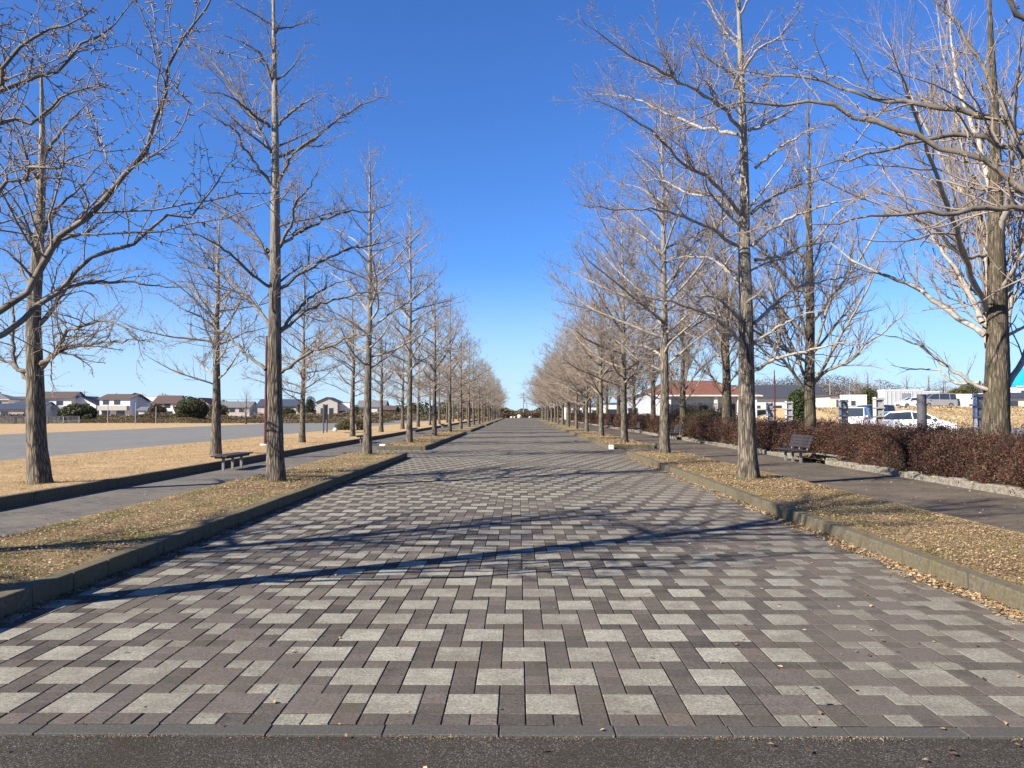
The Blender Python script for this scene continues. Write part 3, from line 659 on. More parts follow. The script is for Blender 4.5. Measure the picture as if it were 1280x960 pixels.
def shrub_tree(name, loc, w, h, label, cat, cols, seed, n=5000, leaf=.14, mat='evergreen_leaf', core='core_green', group=None, stem=.4, trunkr=.12):
    rg = np.random.default_rng(seed); root = empty(name, loc, label=label, cat=cat, group=group)
    MB().tube((0, 0, -.1), (0, 0, stem + h * .3), trunkr, trunkr * .6, 8).build('trunk', 'trunk_bark', root)
    cz = stem + (h - stem) / 2; Pn, d = lumpy_shell(rg, n, 0, 0, cz, w / 2, w / 2, (h - stem) / 2)
    V, F, c = leaf_quads(Pn, leaf, rg, cols)
    cr = mobj('crown', raw_mesh('crown', V, F, c), mat, root)
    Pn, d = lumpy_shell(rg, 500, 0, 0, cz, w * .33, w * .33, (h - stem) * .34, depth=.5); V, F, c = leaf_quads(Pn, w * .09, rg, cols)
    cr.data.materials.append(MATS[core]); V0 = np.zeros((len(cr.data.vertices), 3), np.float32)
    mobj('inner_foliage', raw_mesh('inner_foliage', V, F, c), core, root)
    return root

HC = [(.095, .026, .02), (.13, .045, .032), (.055, .03, .018), (.085, .065, .03), (.05, .048, .02), (.115, .03, .024), (.04, .022, .016), (.12, .08, .045)]
HG = [(.03, .045, .015), (.05, .06, .02), (.07, .05, .025), (.025, .035, .012), (.09, .03, .02)]
def hedge(y0, y1, x0, x1, h, label, seed, leaf, dens, cols=HC, name='hedge'):
    rg = np.random.default_rng(seed); root = empty(name, ((x0 + x1) / 2, (y0 + y1) / 2, .08), label=label, cat='hedge', group='dark red hedges along the right side path')
    Lx, Ly = (x1 - x0) / 2, (y1 - y0) / 2
    def top(x, y): return h * (.82 + .11 * np.sin(y * 1.3 + seed) * np.sin(y * .47 + 2) + .05 * np.sin(y * 3.1 + x * 2) + .05 * np.sin(x * 3.7 + seed * 2))
    # surface samples: top, path face, back face, two ends
    M = int(dens * ((x1 - x0) * (y1 - y0) + 2 * h * (y1 - y0) + 2 * h * (x1 - x0))); w = rg.random(M)
    At, Af, Ae = (x1 - x0) * (y1 - y0), h * (y1 - y0), h * (x1 - x0); tot = At + 2 * Af + 2 * Ae
    X = rg.uniform(-Lx, Lx, M); Y = rg.uniform(-Ly, Ly, M); Z = rg.random(M) ** .8
    side = w * tot
    f = side < Af; X[f] = -Lx; b = (side >= Af) & (side < 2 * Af); X[b] = Lx; e = (side >= 2 * Af) & (side < 2 * Af + Ae); Y[e] = -Ly; e2 = (side >= 2 * Af + Ae) & (side < 2 * Af + 2 * Ae); Y[e2] = Ly
    t = side >= 2 * Af + 2 * Ae
    bulge = .20 * np.sin(Y * 1.9 + seed) + .15 * np.sin(Y * 4.3) + .12 * np.sin(Z * 7 + Y * 2) + .10 * np.sin(Y * 8.1 + Z * 9)
    T = top(X, Y) + .06 * np.sin(Y * 6.3 + X * 4) + .05 * np.sin(Y * 11 - X * 7); Z = np.where(t, T, Z * T)
    k = np.clip(Z / h, 0, 1); inset = .35 * k ** 4 + .10 * (1 - k) ** 2
    X = np.where(f, X - bulge * .7 + inset, X); X = np.where(b, X + bulge * .7 - inset, X); Y = np.where(e, Y + inset + bulge * .3, Y); Y = np.where(e2, Y - inset, Y)
    Pn = np.stack([X, Y, Z], 1) + rg.normal(0, .095, (M, 3)); Pn[:, 2] = np.maximum(Pn[:, 2], .02)
    V, F, c = leaf_quads(Pn, leaf, rg, cols, aspect=.38)
    patch = .5 + .5 * np.sin(Pn[:, 1] * 1.1 + seed) * np.sin(Pn[:, 0] * 1.7 + Pn[:, 2] * 2); c = c * (.75 + .5 * patch)[:, None]
    mobj('foliage', raw_mesh('foliage', V, F, c), 'hedge_leaf', root)
    # arching shoots
    n = int((y1 - y0) * 60); B = np.stack([rg.uniform(-Lx * .95, Lx * .8, n), rg.uniform(-Ly, Ly, n), np.full(n, .3 * h)], 1); E_ = B + np.stack([rg.normal(-.2, .25, n), rg.normal(0, .22, n), rg.uniform(.5, .95, n) * h], 1)
    A = np.stack([B, (B + E_) / 2 + rg.normal(0, .04, (n, 3)), E_], 1); V, F = tubes(A, np.tile([.006, .005, .002], (n, 1)), 3)
    mobj('twigs', raw_mesh('twigs', V, F), 'core_dark', root)
    # woody inside that closes the view through
    q = A[:, 1:, :].reshape(-1, 3); q = np.concatenate([q + rg.normal(0, .035, q.shape) for _ in range(3)]); V, F, c = leaf_quads(q, leaf * .95, rg, cols, aspect=.38)
    mobj('shoot_leaves', raw_mesh('shoot_leaves', V, F, c), 'hedge_leaf', root)
    mb = MB(); ny = max(2, int((y1 - y0) / .6))
    for i in range(ny):
        a = -Ly + .3 + (2 * Ly - .6) * i / ny; b_ = -Ly + .3 + (2 * Ly - .6) * (i + 1) / ny; tt = float(top(0, (a + b_) / 2)) * rg.uniform(.74, .84)
        mb.box(-Lx + .22, Lx - .22, a, b_ - .02, 0, tt)
    mb.build('branches', 'core_dark', root, bevel=.1)
    return root
hedge(8.5, 24.6, 10.15, 12.5, 1.08, 'long dark red hedge on the near right, around the foot of the massive forked tree', 61, .030, 1500)
hedge(24.75, 27.8, 10.75, 12.5, 1.20, 'short stretch of reddish hedge in the recess behind the nearest slatted bench', 62, .034, 1300)
hedge(27.95, 46.4, 10.2, 12.5, 1.10, 'dark red hedge on the right between the nearest slatted bench and the next one', 63, .042, 750)
hedge(46.5, 58, 10.8, 13.3, 1.75, 'dark green glossy hedge in front of the red roofed building', 64, .055, 420, HG)
hedge(49.3, 64.6, 10.3, 11.4, 1.1, 'brown red hedge behind the second slatted bench on the right', 65, .06, 300)
hedge(67.6, 85.3, 10.3, 12.6, 1.2, 'red brown hedge beyond the third slatted bench on the right', 66, .075, 180)
hedge(88.6, 103, 10.4, 12.6, 1.2, 'far reddish hedge at the corner of the white building', 67, .09, 120)
hedge(112, 150, 10.5, 12.6, 1.2, 'farthest brown hedge beyond the white building on the right', 68, .12, 60)

# ------------------------------------------------------------------ benches
def plain_bench(y, label):
    r_ = empty('bench', (-8.52, y, 0), label=label, cat='bench', group='dark backless benches along the left side path')
    mb = MB()
    for i in range(3): mb.box(-.24 + i * .165, -.24 + i * .165 + .15, -1.08, 1.08, .385, .43)
    mb.build('seat', 'bench_wood', r_, bevel=.008)
    MB().box(-.20, .20, -.86, .86, .335, .383).build('seat_frame', 'bench_wood', r_, bevel=.004)
    for yy in (-.72, 0, .72):
        MB().box(-.035, .035, yy - .035, yy + .035, -.01, .335).build('leg', 'bench_leg_steel', r_, bevel=.006)
    return r_
def back_bench(y, x, label):
    r_ = empty('bench', (x, y, 0), label=label, cat='bench', group='dark slatted benches with backrests in front of the hedge')
    mb = MB()
    for i in range(4): mb.box(-.42 + i * .118, -.42 + i * .118 + .105, -.95, .95, .39, .425)
    mb.build('seat', 'bench_wood', r_, bevel=.007)
    mb = MB()
    for i in range(4):
        z = .50 + i * .105; xo = .08 + i * .035; mb.poly([(xo, -.95, z), (xo + .028, -.95, z), (xo + .028, .95, z), (xo, .95, z), (xo + .03, -.95, z + .09), (xo + .058, -.95, z + .09), (xo + .058, .95, z + .09), (xo + .03, .95, z + .09)],
                [(0, 3, 2, 1), (4, 5, 6, 7), (0, 1, 5, 4), (1, 2, 6, 5), (2, 3, 7, 6), (3, 0, 4, 7)])
    mb.build('backrest', 'bench_wood', r_, bevel=.005)
    for yy in (-.72, 0, .72):
        MB().box(-.15, -.07, yy - .035, yy + .035, -.01, .345).build('leg', 'bench_leg_steel', r_, bevel=.006)
        MB().box(-.36, .09, yy - .022, yy + .022, .345, .388).build('support', 'bench_leg_steel', r_, bevel=.004)
        MB().tube((.09, yy, .37), (.24, yy, .90), .022, n=6).build('support', 'bench_leg_steel', r_)
    return r_
for y, l in ((22.9, 'nearest backless dark bench beside the left path, partly behind the first kerbside trunk'), (42.2, 'second backless dark bench on the left path, seen beside the second kerbside trunk'),
             (62.5, 'third backless dark bench on the left path, far along the kerb'), (86, 'farthest backless dark bench on the left path')): plain_bench(y, l)
for y, x, l in ((26.2, 9.42, 'nearest dark slatted bench with a backrest, on the right path by the hedge'), (47.9, 9.75, 'second dark bench with a backrest, just right of the second kerbside trunk'),
                (66.2, 10.2, 'third dark bench with a backrest, left of the second kerbside trunk on the right'), (87, 10.3, 'farthest dark bench with a backrest on the right path')): back_bench(y, x, l)

# ------------------------------------------------------------------ lamp poles, notice board, blocks, boulders
def lamp(loc, h, label):
    r_ = empty('lamp_pole', loc, label=label, cat='lamp pole', group='maroon lamp poles')
    MB().tube((0, 0, 0), (0, 0, h - .5), .082, .06, 14).build('pole', 'maroon_paint', r_, smooth=False)
    MB().tube((0, 0, h - .5), (0, 0, h), .045, .03, 12).build('neck', 'maroon_paint', r_)
    MB().tube((0, 0, -.05), (0, 0, .05), .26, .24, 18).build('base', 'white_block', r_)
x, y, z = P(332, 556, 35.0); lamp((x, y, .185), 5.0, 'slim maroon pole on the left lawn showing beside the first kerbside trunk')
x, y, z = P(968, 470, 62.0); lamp((x, y, 0), 5.1, 'slim maroon pole standing in the car park left of the round green tree')
x, y, z = P(406.5, 536, 56.5); r_ = empty('notice_board', (x, y, .185), R(5), label='narrow dark notice board on two posts beside the grey plaza, seen nearly edge on', cat='notice board')
for s_ in (-1, 1): MB().tube((0, s_ * .75, -.05), (0, s_ * .75, 2.1), .06, n=10).build('post', 'dark_post', r_)
MB().box(-.05, .05, -.82, .68, .95, 2.05).build('panel', 'dark_post', r_, bevel=.01)
rg = np.random.default_rng(5)
Pn, d = lumpy_shell(rg, 2600, 0, 0, .35, 1.5, .7, .45, zmin=-.9); V, F, c = leaf_quads(Pn, .07, rg, [(.10, .085, .04), (.13, .10, .05), (.07, .07, .03)])
r_ = empty('shrub', P(440, 537, 66)[:2] + (.18,), label='low clipped olive shrub bed at the edge of the grey plaza', cat='shrub'); mobj('foliage', raw_mesh('foliage', V, F, c), 'brush_leaf', r_)
MB().box(-1.2, 1.2, -.5, .5, 0, .5).build('branches', 'core_green', r_, bevel=.15)
def boulder(loc, s, seed, mat, label, name='boulder', cat='boulder', group=None, sq=(1, 1, .9)):
    import bmesh
    bm = bmesh.new(); bmesh.ops.create_icosphere(bm, subdivisions=3, radius=1); rg = np.random.default_rng(seed); c = rg.normal(size=(9, 3)); c /= np.linalg.norm(c, axis=1, keepdims=True)
    for v in bm.verts:
        n_ = np.array(v.co); k = 1 + sum(-.10 * max(0, float(n_ @ q) - .55) * 3 for q in c); v.co = Vector(n_ * k); v.co.x *= s * sq[0]; v.co.y *= s * sq[1]; v.co.z = max(-.5, v.co.z) * s * sq[2]
    me = bpy.data.meshes.new(name); bm.to_mesh(me); bm.free(); me.polygons.foreach_set('use_smooth', [True] * len(me.polygons))
    o = mobj(name, me, mat); o.location = (loc[0], loc[1], loc[2] + s * sq[2] * .45); tag(o, label, cat, group); return o
boulder(P(649, 0, 243)[:2] + (0,), .95, 1, 'stone_pale', 'largest pale round boulder closing the far end of the avenue', group='pale boulders at the far end of the avenue')
boulder(P(639.3, 0, 243)[:2] + (0,), .48, 2, 'stone_pale', 'leftmost small pale boulder at the far end of the avenue', group='pale boulders at the far end of the avenue')
boulder(P(643.3, 0, 245)[:2] + (0,), .42, 3, 'stone_pale', 'small pale boulder just left of the largest one at the far end', group='pale boulders at the far end of the avenue')
boulder(P(662.2, 0, 243)[:2] + (0,), .52, 4, 'stone_pale', 'pale boulder standing apart on the right at the far end of the avenue', group='pale boulders at the far end of the avenue')
boulder(P(423.5, 0, 62)[:2] + (.18,), .22, 6, 'white_block', 'small white stone at the plaza edge left of the low shrub bed')
boulder(P(447.5, 0, 63)[:2] + (.18,), .26, 7, 'stone_pale', 'upright tan stone at the plaza edge in front of the shrub bed', sq=(.7, .7, 1.5))
o = MB().box(-.14, .14, -.14, .14, -.02, .24).build('stone_block', 'white_block', bevel=.02); o.location = (-6.1, 34.6, 0); tag(o, 'pale block at the corner of the second left planting strip beside the path', 'stone block')
o = MB().box(-.11, .11, -.10, .10, -.02, .20).build('stone_block', 'white_block', bevel=.02); o.location = (4.22, 35.0, 0); tag(o, 'white block painted as sunlit kerb end, near corner of second right planting strip', 'stone block')  # sunlit end of the kerb, its brightness put into a white block
o = MB().tube((0, -.05, -.05), (0, .05, .24), .13, .10, 10).build('stone_block', 'kerb_concrete', bevel=.02); o.location = (6.25, 35.4, 0); tag(o, 'rounded grey stone at the path corner of the second right planting strip', 'stone block')
for x_, y_, l in ((6.55, 31.2, 'x'),): pass

# slatted concrete posts behind the hedge
def ladder_post(x, y, label, h=2.2):
    r_ = empty('post', (x, y, 0), R(-8), label=label, cat='post', group='concrete posts behind the right hedge')
    MB().box(-.17, -.09, -.06, .06, 0, h).build('upright', 'sunlit_edge_white', r_, bevel=.006)  # left edge catching the sun, the light put into its white colour
    MB().box(.13, .17, -.05, .05, 0, h).build('upright', 'concrete_post', r_, bevel=.006)
    MB().box(-.088, .128, .0, .04, .05, h - .02).build('panel', 'concrete_post', r_)
    for k in range(7): MB().box(-.20, .20, -.075, -.002, .30 + k * .30, .35 + k * .30).build('rung', 'concrete_post', r_, bevel=.004)
for u, y, l in ((1213, 22.0, 'white edged ladder like post between the hedge and the massive forked trunk'), (1089, 27.2, 'white edged ladder like post standing in front of the white car'), (1046, 31.8, 'white edged ladder like post just right of the second forked tree'),
                (979, 36.6, 'white edged ladder like post in front of the round green tree'), (955.5, 41.4, 'farthest white edged ladder like post left of the maroon pole')):
    ladder_post(P(u, 0, y)[0], y, l)
o = MB().tube((0, 0, 0), (0, 0, 2.24), .145, .14, 16).build('post', 'dark_post', bevel=.01); o.location = (P(1142, 0, 24.6)[0], 24.6, 0); tag(o, 'plain dark round post rising from the hedge in front of the dry bank', 'post', 'concrete posts behind the right hedge')

# ------------------------------------------------------------------ cars
def car(loc, rz, kind, paint, label):
    """x forward"""
    r_ = empty('parked_car', loc, R(rz), label=label, cat='car', group='cars parked on the right')
    if kind == 'sedan': L, W, H = 4.5, 1.75, 1.45; roof = [(-1.75, .95), (-1.1, 1.38), (-.2, 1.45), (.5, 1.38), (1.25, .98)]; belt = [(-2.2, .92), (-1.75, .97), (1.25, .98), (2.0, .82)]
    elif kind == 'van': L, W, H = 4.6, 1.75, 1.85; roof = [(-2.2, 1.0), (-2.12, 1.80), (-.5, 1.86), (.75, 1.78), (1.6, 1.08)]; belt = [(-2.28, .95), (-2.2, 1.02), (1.6, 1.08), (2.15, .9)]
    elif kind == 'kei': L, W, H = 3.4, 1.5, 1.75; roof = [(-1.62, .98), (-1.55, 1.68), (-.3, 1.76), (.45, 1.70), (1.05, 1.05)]; belt = [(-1.68, .95), (-1.62, 1.0), (1.05, 1.05), (1.55, .88)]
    else: L, W, H = 4.7, 1.7, 1.98; roof = [(-2.3, 1.0), (-2.25, 1.92), (0, 1.98), (1.7, 1.9), (2.15, 1.1)]; belt = [(-2.33, .95), (-2.3, 1.0), (2.15, 1.1), (2.35, .85)]
    hl = L / 2; prof = [(-hl, .35), (-hl, .75)] + belt + [(hl - .03, .62), (hl, .38), (hl - .15, .24), (-hl + .12, .24)]
    ys = [-W / 2 + .02, -W / 2 + .10, 0, W / 2 - .10, W / 2 - .02]; 
    pts = []; n = len(prof)
    secs = [(-W / 2, .94), (-W / 2 + .09, 1.0), (W / 2 - .09, 1.0), (W / 2, .94)]
    for y, s in secs: pts += [(p[0] * (s if s == 1 else .985), y, .24 + (p[1] - .24) * s) for p in prof]
    fs = [tuple(range(n))[::-1], tuple(range(3 * n, 4 * n))] + [(k * n + i, k * n + (i + 1) % n, (k + 1) * n + (i + 1) % n, (k + 1) * n + i) for k in range(3) for i in range(n)]
    MB().poly(pts, fs).build('body', paint, r_, bevel=.02)
    # cabin: glass house with roof skin and pillars
    m_ = len(roof); zi = min(p[1] for p in (roof[0], roof[-1])) - .02
    cp = []; 
    for sgn in (-1, 1):
        for p in roof: t = (p[1] - .95) / (H - .95); cp.append((p[0], sgn * (W / 2 - .06 - .16 * t), p[1]))
    MB().poly(cp, [tuple(range(m_))[::-1], tuple(range(m_, 2 * m_))] + [(i, i + 1, m_ + i + 1, m_ + i) for i in range(m_ - 1)] + [(m_ - 1, 0, m_, 2 * m_ - 1)]).build('window_glass', 'window_glass', r_)
    top = roof[1:4]; rp = []
    for sgn in (-1, 1):
        for p in top: t = (p[1] - .95) / (H - .95); rp.append((p[0], sgn * (W / 2 - .045 - .16 * t), p[1] + .012))
        for p in top[::-1]: t = (p[1] - .09 - .95) / (H - .95); rp.append((p[0], sgn * (W / 2 - .045 - .16 * t), p[1] - .07))
    MB().poly(rp, [tuple(range(6))[::-1], tuple(range(6, 12))] + [(i, (i + 1) % 6, 6 + (i + 1) % 6, 6 + i) for i in range(6)]).build('roof', paint, r_, bevel=.012)
    def yy(z): return W / 2 - .05 - .16 * (z - .95) / (H - .95)
    for sgn in (-1, 1):
        for (a, b) in ((roof[0], roof[1]), (roof[3], roof[4]), ((.0, 1.0), (-.05, H - .05))) + ((((-1.35, 1.0), (-1.35, H - .06)),) if kind in ('van', 'bus') else ()):
            MB().tube((a[0], sgn * yy(a[1]), a[1]), (b[0], sgn * yy(b[1]), b[1]), .032, n=6).build('pillar', paint, r_)
        for wx in (-L * .31, L * .31):
            wh = MB().tube((wx, sgn * (W / 2 - .17), .31), (wx, sgn * (W / 2 + .012), .31), .31, n=22).build('wheel', 'tyre', r_, bevel=.02)
            MB().tube((wx, sgn * (W / 2), .31), (wx, sgn * (W / 2 + .02), .31), .19, n=16).build('rim', 'rim', wh)
        MB().box(hl - .22, hl - .02, sgn * (W / 2 - .3) - .14, sgn * (W / 2 - .3) + .14, .60, .76).build('headlight', 'lamp_glass', r_, bevel=.03)
        MB().box(-hl - .015, -hl + .08, sgn * (W / 2 - .2) - .09, sgn * (W / 2 - .2) + .09, .68, .92).build('tail_light', 'tail_red', r_, bevel=.02)
        MB().box(roof[-1][0] - .35, roof[-1][0] - .2, sgn * (W / 2 + .08) - .08, sgn * (W / 2 + .08) + .08, 1.0, 1.12).build('mirror', paint, r_, bevel=.02)
    MB().box(hl - .03, hl + .02, -.55, .55, .34, .5).build('grille', 'rubber_trim', r_, bevel=.01)
    return r_
x, y, z = P(1063, 0, 60); car((x, y, .33), 235, 'kei', 'car_white', 'white boxy car with a dark windscreen parked just right of the second forked tree')
x, y, z = P(1126, 0, 43.5); car((x, y, 0.32), -12, 'sedan', 'car_white', 'white sedan with dark side windows parked behind the hedge near the dark round post')
x, y, z = P(1079, 0, 72); car((x, y, 0.55), 200, 'van', 'car_navy', 'dark blue car parked behind the white cars')
x, y, z = P(1160, 0, 100); car((x, y, 2.33), 180, 'van', 'car_silver', 'silver van with dark windows on the upper road, right of the grey containers')
x, y, z = P(1178, 0, 114); car((x, y, 2.33), 180, 'sedan', 'car_navy', 'dark car half hidden behind the silver van on the upper road')
x, y, z = P(1273, 0, 96); car((x, y + 8, 2.33), 180, 'bus', 'car_white', 'white van on the upper road at the right edge below the blue building')
x, y, z = P(1133, 0, 104); car((x, y, 2.33), 180, 'sedan', 'car_white', 'white car in front of the grey container on the upper road')

# ------------------------------------------------------------------ buildings
def build_house(loc, rz, w, d, h, roofh, wall, roofm, label, kind='gable', wins=(), over=.45, name='house', cat='house', group=None, storeyband=None, gable_x=True, extra=None, glass='window_glass'):
    """front faces -y; wins: (x, z, w, h, face)"""
    r_ = empty(name, loc, R(rz), label=label, cat=cat, group=group)
    mb = MB()
    if kind == 'gable' and not gable_x: mb.prism([(-w / 2, 0), (w / 2, 0), (w / 2, h), (0, h + roofh * .97), (-w / 2, h)], 'y', -d / 2, d / 2)
    elif kind == 'gable': mb.prism([(-d / 2, 0), (d / 2, 0), (d / 2, h), (0, h + roofh * .97), (-d / 2, h)], 'x', -w / 2, w / 2)
    else: mb.box(-w / 2, w / 2, -d / 2, d / 2, 0, h)
    wl = mb.build('wall', wall, r_)
    o = over; t = .16
    if kind == 'gable':
        mb = MB(); a = d if gable_x else w
        sl = roofh / (a / 2); e = a / 2 + o
        prof = [(-e, h - sl * o), (0, h + roofh), (e, h - sl * o), (e, h - sl * o + t), (0, h + roofh + t), (-e, h - sl * o + t)]
        mb.prism(prof, 'x' if gable_x else 'y', -(w if gable_x else d) / 2 - o, (w if gable_x else d) / 2 + o); mb.build('roof', roofm, r_)
    elif kind == 'hip':
        W2, D2 = w / 2 + o, d / 2 + o; rl = max(0.2, W2 - D2)
        MB().poly([(-W2, -D2, h), (W2, -D2, h), (W2, D2, h), (-W2, D2, h), (-W2, -D2, h + .14), (W2, -D2, h + .14), (W2, D2, h + .14), (-W2, D2, h + .14), (-rl, 0, h + roofh), (rl, 0, h + roofh)],
                  [(0, 3, 2, 1), (0, 1, 5, 4), (1, 2, 6, 5), (2, 3, 7, 6), (3, 0, 4, 7), (4, 5, 9, 8), (5, 6, 9), (6, 7, 8, 9), (7, 4, 8)]).build('roof', roofm, r_)
        MB().box(-W2 - .02, W2 + .02, -D2 - .03, -D2 + .02, h - .02, h + .15).build('fascia', 'white_wall', r_)
    else: MB().box(-w / 2 - o, w / 2 + o, -d / 2 - o, d / 2 + o, h, h + .2).build('roof', roofm, r_)
    for (x, z, ww, hh, face) in wins:
        if face == 'f': fr = MB().box(x - ww / 2 - .06, x + ww / 2 + .06, -d / 2 - .05, -d / 2 + .02, z - .06, z + hh + .06); gl = MB().box(x - ww / 2, x + ww / 2, -d / 2 - .07, -d / 2 - .02, z, z + hh)
        elif face == 'l': fr = MB().box(-w / 2 - .05, -w / 2 + .02, x - ww / 2 - .06, x + ww / 2 + .06, z - .06, z + hh + .06); gl = MB().box(-w / 2 - .07, -w / 2 - .02, x - ww / 2, x + ww / 2, z, z + hh)
        else: fr = MB().box(w / 2 - .02, w / 2 + .05, x - ww / 2 - .06, x + ww / 2 + .06, z - .06, z + hh + .06); gl = MB().box(w / 2 + .02, w / 2 + .07, x - ww / 2, x + ww / 2, z, z + hh)
        f_ = fr.build('window', 'galvanised', r_); gl.build('pane', glass, f_)
    if extra: extra(r_)
    return r_
# rest house with hipped red tile roof, right of the avenue
bx = P(868, 0, 108)[0]
def rest(r_):
    w, d, h = 15.4, 9.0, 3.95
    MB().box(-w / 2 - .02, w / 2 + .02, -d / 2 - .12, -d / 2 - .01, 0, 1.55).build('plinth', 'white_wall', r_)
    for x in (-7.4, -4.4, 2.0, 5.2, 7.4): MB().box(x - .22, x + .22, -d / 2 - 1.5, -d / 2 - 1.1, 0, h).build('column', 'white_wall', r_)
    MB().box(-w / 2 - .3, w / 2 + .3, -d / 2 - 1.9, -d / 2, h - .02, h + .16).build('porch_roof', 'white_wall', r_)
    MB().box(-w / 2, -4.2, -d / 2 - .2, -d / 2 - .125, 0, 3.1).build('doorway', 'rubber_trim', r_)
    f = MB().box(-4.2, -3.9, -d / 2 - .3, -d / 2 - .125, 0, 3.3).build('frame', 'red_frame', r_)
    MB().box(3.5, 5.0, -d / 2 - .2, -d / 2 - .125, 0, 2.9).build('doorway', 'rubber_trim', r_)
    MB().box(.1, 1.2, -d / 2 - .2, -d / 2 - .125, 1.85, 2.7).build('window', 'rubber_trim', r_)
    MB().box(.3, 1.1, -d / 2 - .2, -d / 2 - .125, .9, 1.5).build('poster', 'blue_paint', r_)
    for x, z, mt in ((2.2, 2.5, 'beige_wall'), (2.5, 1.6, 'stone_pale'), (2.95, 1.9, 'red_frame')): MB().box(x, x + .35, -d / 2 - .19, -d / 2 - .125, z, z + .5).build('poster', mt, r_)
build_house((bx, 112, 0), 0, 15.4, 9.0, 3.95, 2.4, 'bluish_wall', 'tile_roof', 'white rest house with red tiled hip roof and dark doorway, behind the right hedge', 'hip', (), .9, 'rest_house', 'building', extra=rest)
def annex(r_):
    MB().box(-2.9, -2.75, -4.4, 4.2, 0, 3.0).build('wing_wall', 'white_wall', r_)
    MB().box(-1.95, -.75, -4.08, -4.02, 0, 2.3).build('door', 'rubber_trim', r_)
    MB().box(.2, 3.0, -4.6, -4.05, 0, 2.6).build('screen_wall', 'white_wall', r_)
build_house((P(797, 0, 108)[0], 108, 0), -4, 5.4, 8, 3.5, .9, 'bluish_wall', 'white_wall', 'low annex with bright white screen wall and dark door, left of the red tiled roof', 'gable', (), .35, 'annex', 'building', extra=annex, gable_x=False)
build_house((P(768, 0, 150)[0], 150, 0), 0, 6, 6, 3.4, .2, 'white_wall', 'grey_roof', 'small white flat roofed building seen between the right kerbside trunks', 'flat', ((-1.2, 1.2, 1.6, 1.1, 'f'),), .2, 'outbuilding', 'building')
build_house((P(745, 0, 190)[0], 195, 0), 0, 16, 6, 3.2, .2, 'white_wall', 'grey_roof', 'long low white building with blue windows far behind the right row', 'flat', ((-5, 1.2, 2.4, 1.1, 'f'), (0, 1.2, 2.4, 1.1, 'f'), (5, 1.2, 2.4, 1.1, 'f')), .2, 'outbuilding', 'building')
# houses on the left beyond the plaza
def band(w, d, z0, z1, x0, x1, m_): 
    def f(r_): MB().box(x0, x1, -d / 2 - 1.1, -d / 2 - .02, z0, z1).build('balcony', m_, r_)
    return f
W5 = lambda xs, z, w=1.6, h=1.1: tuple((x, z, w, h, 'f') for x in xs)
HG_ = 'houses beyond the plaza on the left'
def hs(u, D, rz, w, d, h, rh, wall, roof, label, **k): 
    x = P(u, 0, D)[0]; return build_house((x, D, .1), rz, w, d, h, rh, wall, roof, label, group=HG_, **k)
hs(10, 205, 8, 9, 8, 5.0, 1.8, 'beige_wall', 'grey_roof', 'two storey house with a grey roof at the left edge of the picture', kind='hip', wins=W5((-2, 2), 3.4) + W5((-2.4, 2), .8, 2.2, 1.6))
hs(14, 192, 8, 13, 5, 2.6, 1.2, 'grey_wall', 'cobalt_roof', 'low dark blue roofed shed in front of the grey roofed house at the left edge', wins=W5((-2, 2), .8))
hs(47, 215, -10, 8, 8, 4.6, 1.4, 'white_wall', 'brown_roof', 'white house glimpsed just right of the stout leaning trunk', kind='gable', wins=W5((-2, 2), 3.2))
hs(54, 200, -4, 9, 6, 2.8, 1.5, 'white_wall', 'cobalt_roof', 'low white house with a dark blue roof left of the large brown roofed house', wins=W5((-2.5, 1.5), .9))
hs(83, 205, 4, 11.2, 8, 5.4, 1.7, 'white_wall', 'brown_roof', 'large white two storey house with a long brown roof and a grey balcony band', wins=W5((-4, -1, 2.6), 3.6) + W5((-3.6, 3.6), .8, 1.6, 1.7), extra=band(11, 8, 2.3, 3.3, -2.6, 5.4, 'grey_wall'))
hs(121, 208, 0, 8.5, 8, 3.8, 2.1, 'white_wall', 'dark_roof', 'white house whose gable end faces the plaza, behind the dark rounded tree', gable_x=False, wins=W5((-2, 1.8), 2.9) + W5((0,), .6, 3, 1.5))
hs(141, 203, 0, 6, 5, 2.6, .3, 'grey_wall', 'grey_roof', 'low grey carport between the gable ended house and the brown roofed house', kind='flat', wins=W5((0,), .2, 4.4, 1.9))
hs(164, 203, -3, 8.2, 8, 5.2, 1.2, 'white_wall', 'brown_roof', 'white house with a flat brown roof and grey lower storey, right of the carport', wins=W5((-2.4, 0.6), 3.7) + W5((-2.4, 1.6), .5, 2.2, 1.7), extra=band(8, 8, 2.2, 3.4, -4, 3.8, 'grey_wall'))
hs(180, 207, 20, 6, 9, 4.8, 1.9, 'white_wall', 'dark_roof', 'white house with a dark steep roof, right neighbour of the flat brown roofed one', gable_x=False, wins=W5((0,), 3.2))
hs(196, 235, 0, 9, 8, 4.9, 1.4, 'cream_wall', 'beige_wall', 'pale yellow house between the white houses', wins=W5((-2, 2), 3.4))
hs(199, 200, 0, 5, 4, 2.3, .7, 'cool_grey_wall', 'grey_roof', 'small blue grey shed below the pale yellow house', wins=W5((0,), .5, 2, 1.2))
hs(212, 240, 0, 9, 8, 5.0, 1.5, 'grey_wall', 'dark_roof', 'dark roofed house behind the pair of utility poles', wins=W5((-2, 2), 3.2))
hs(222, 225, 0, 6.6, 8, 4.4, 2.1, 'white_wall', 'maroon_roof', 'white house with a maroon roof, left of the second rounded tree', kind='gable', wins=W5((-2, .8), 3) + W5((1,), .5, 2.6, 1.5))
hs(264, 225, 0, 5, 8, 4.2, 1.6, 'beige_wall', 'maroon_roof', gable_x=False, label='pinkish house with a low maroon roof, right of the second rounded tree', wins=W5((0,), 3.0))
hs(303, 250, 0, 11, 8, 3.4, 1.7, 'grey_wall', 'grey_roof', 'wide house behind the small bare spreading tree', wins=W5((-3, 0, 3), 1.8))
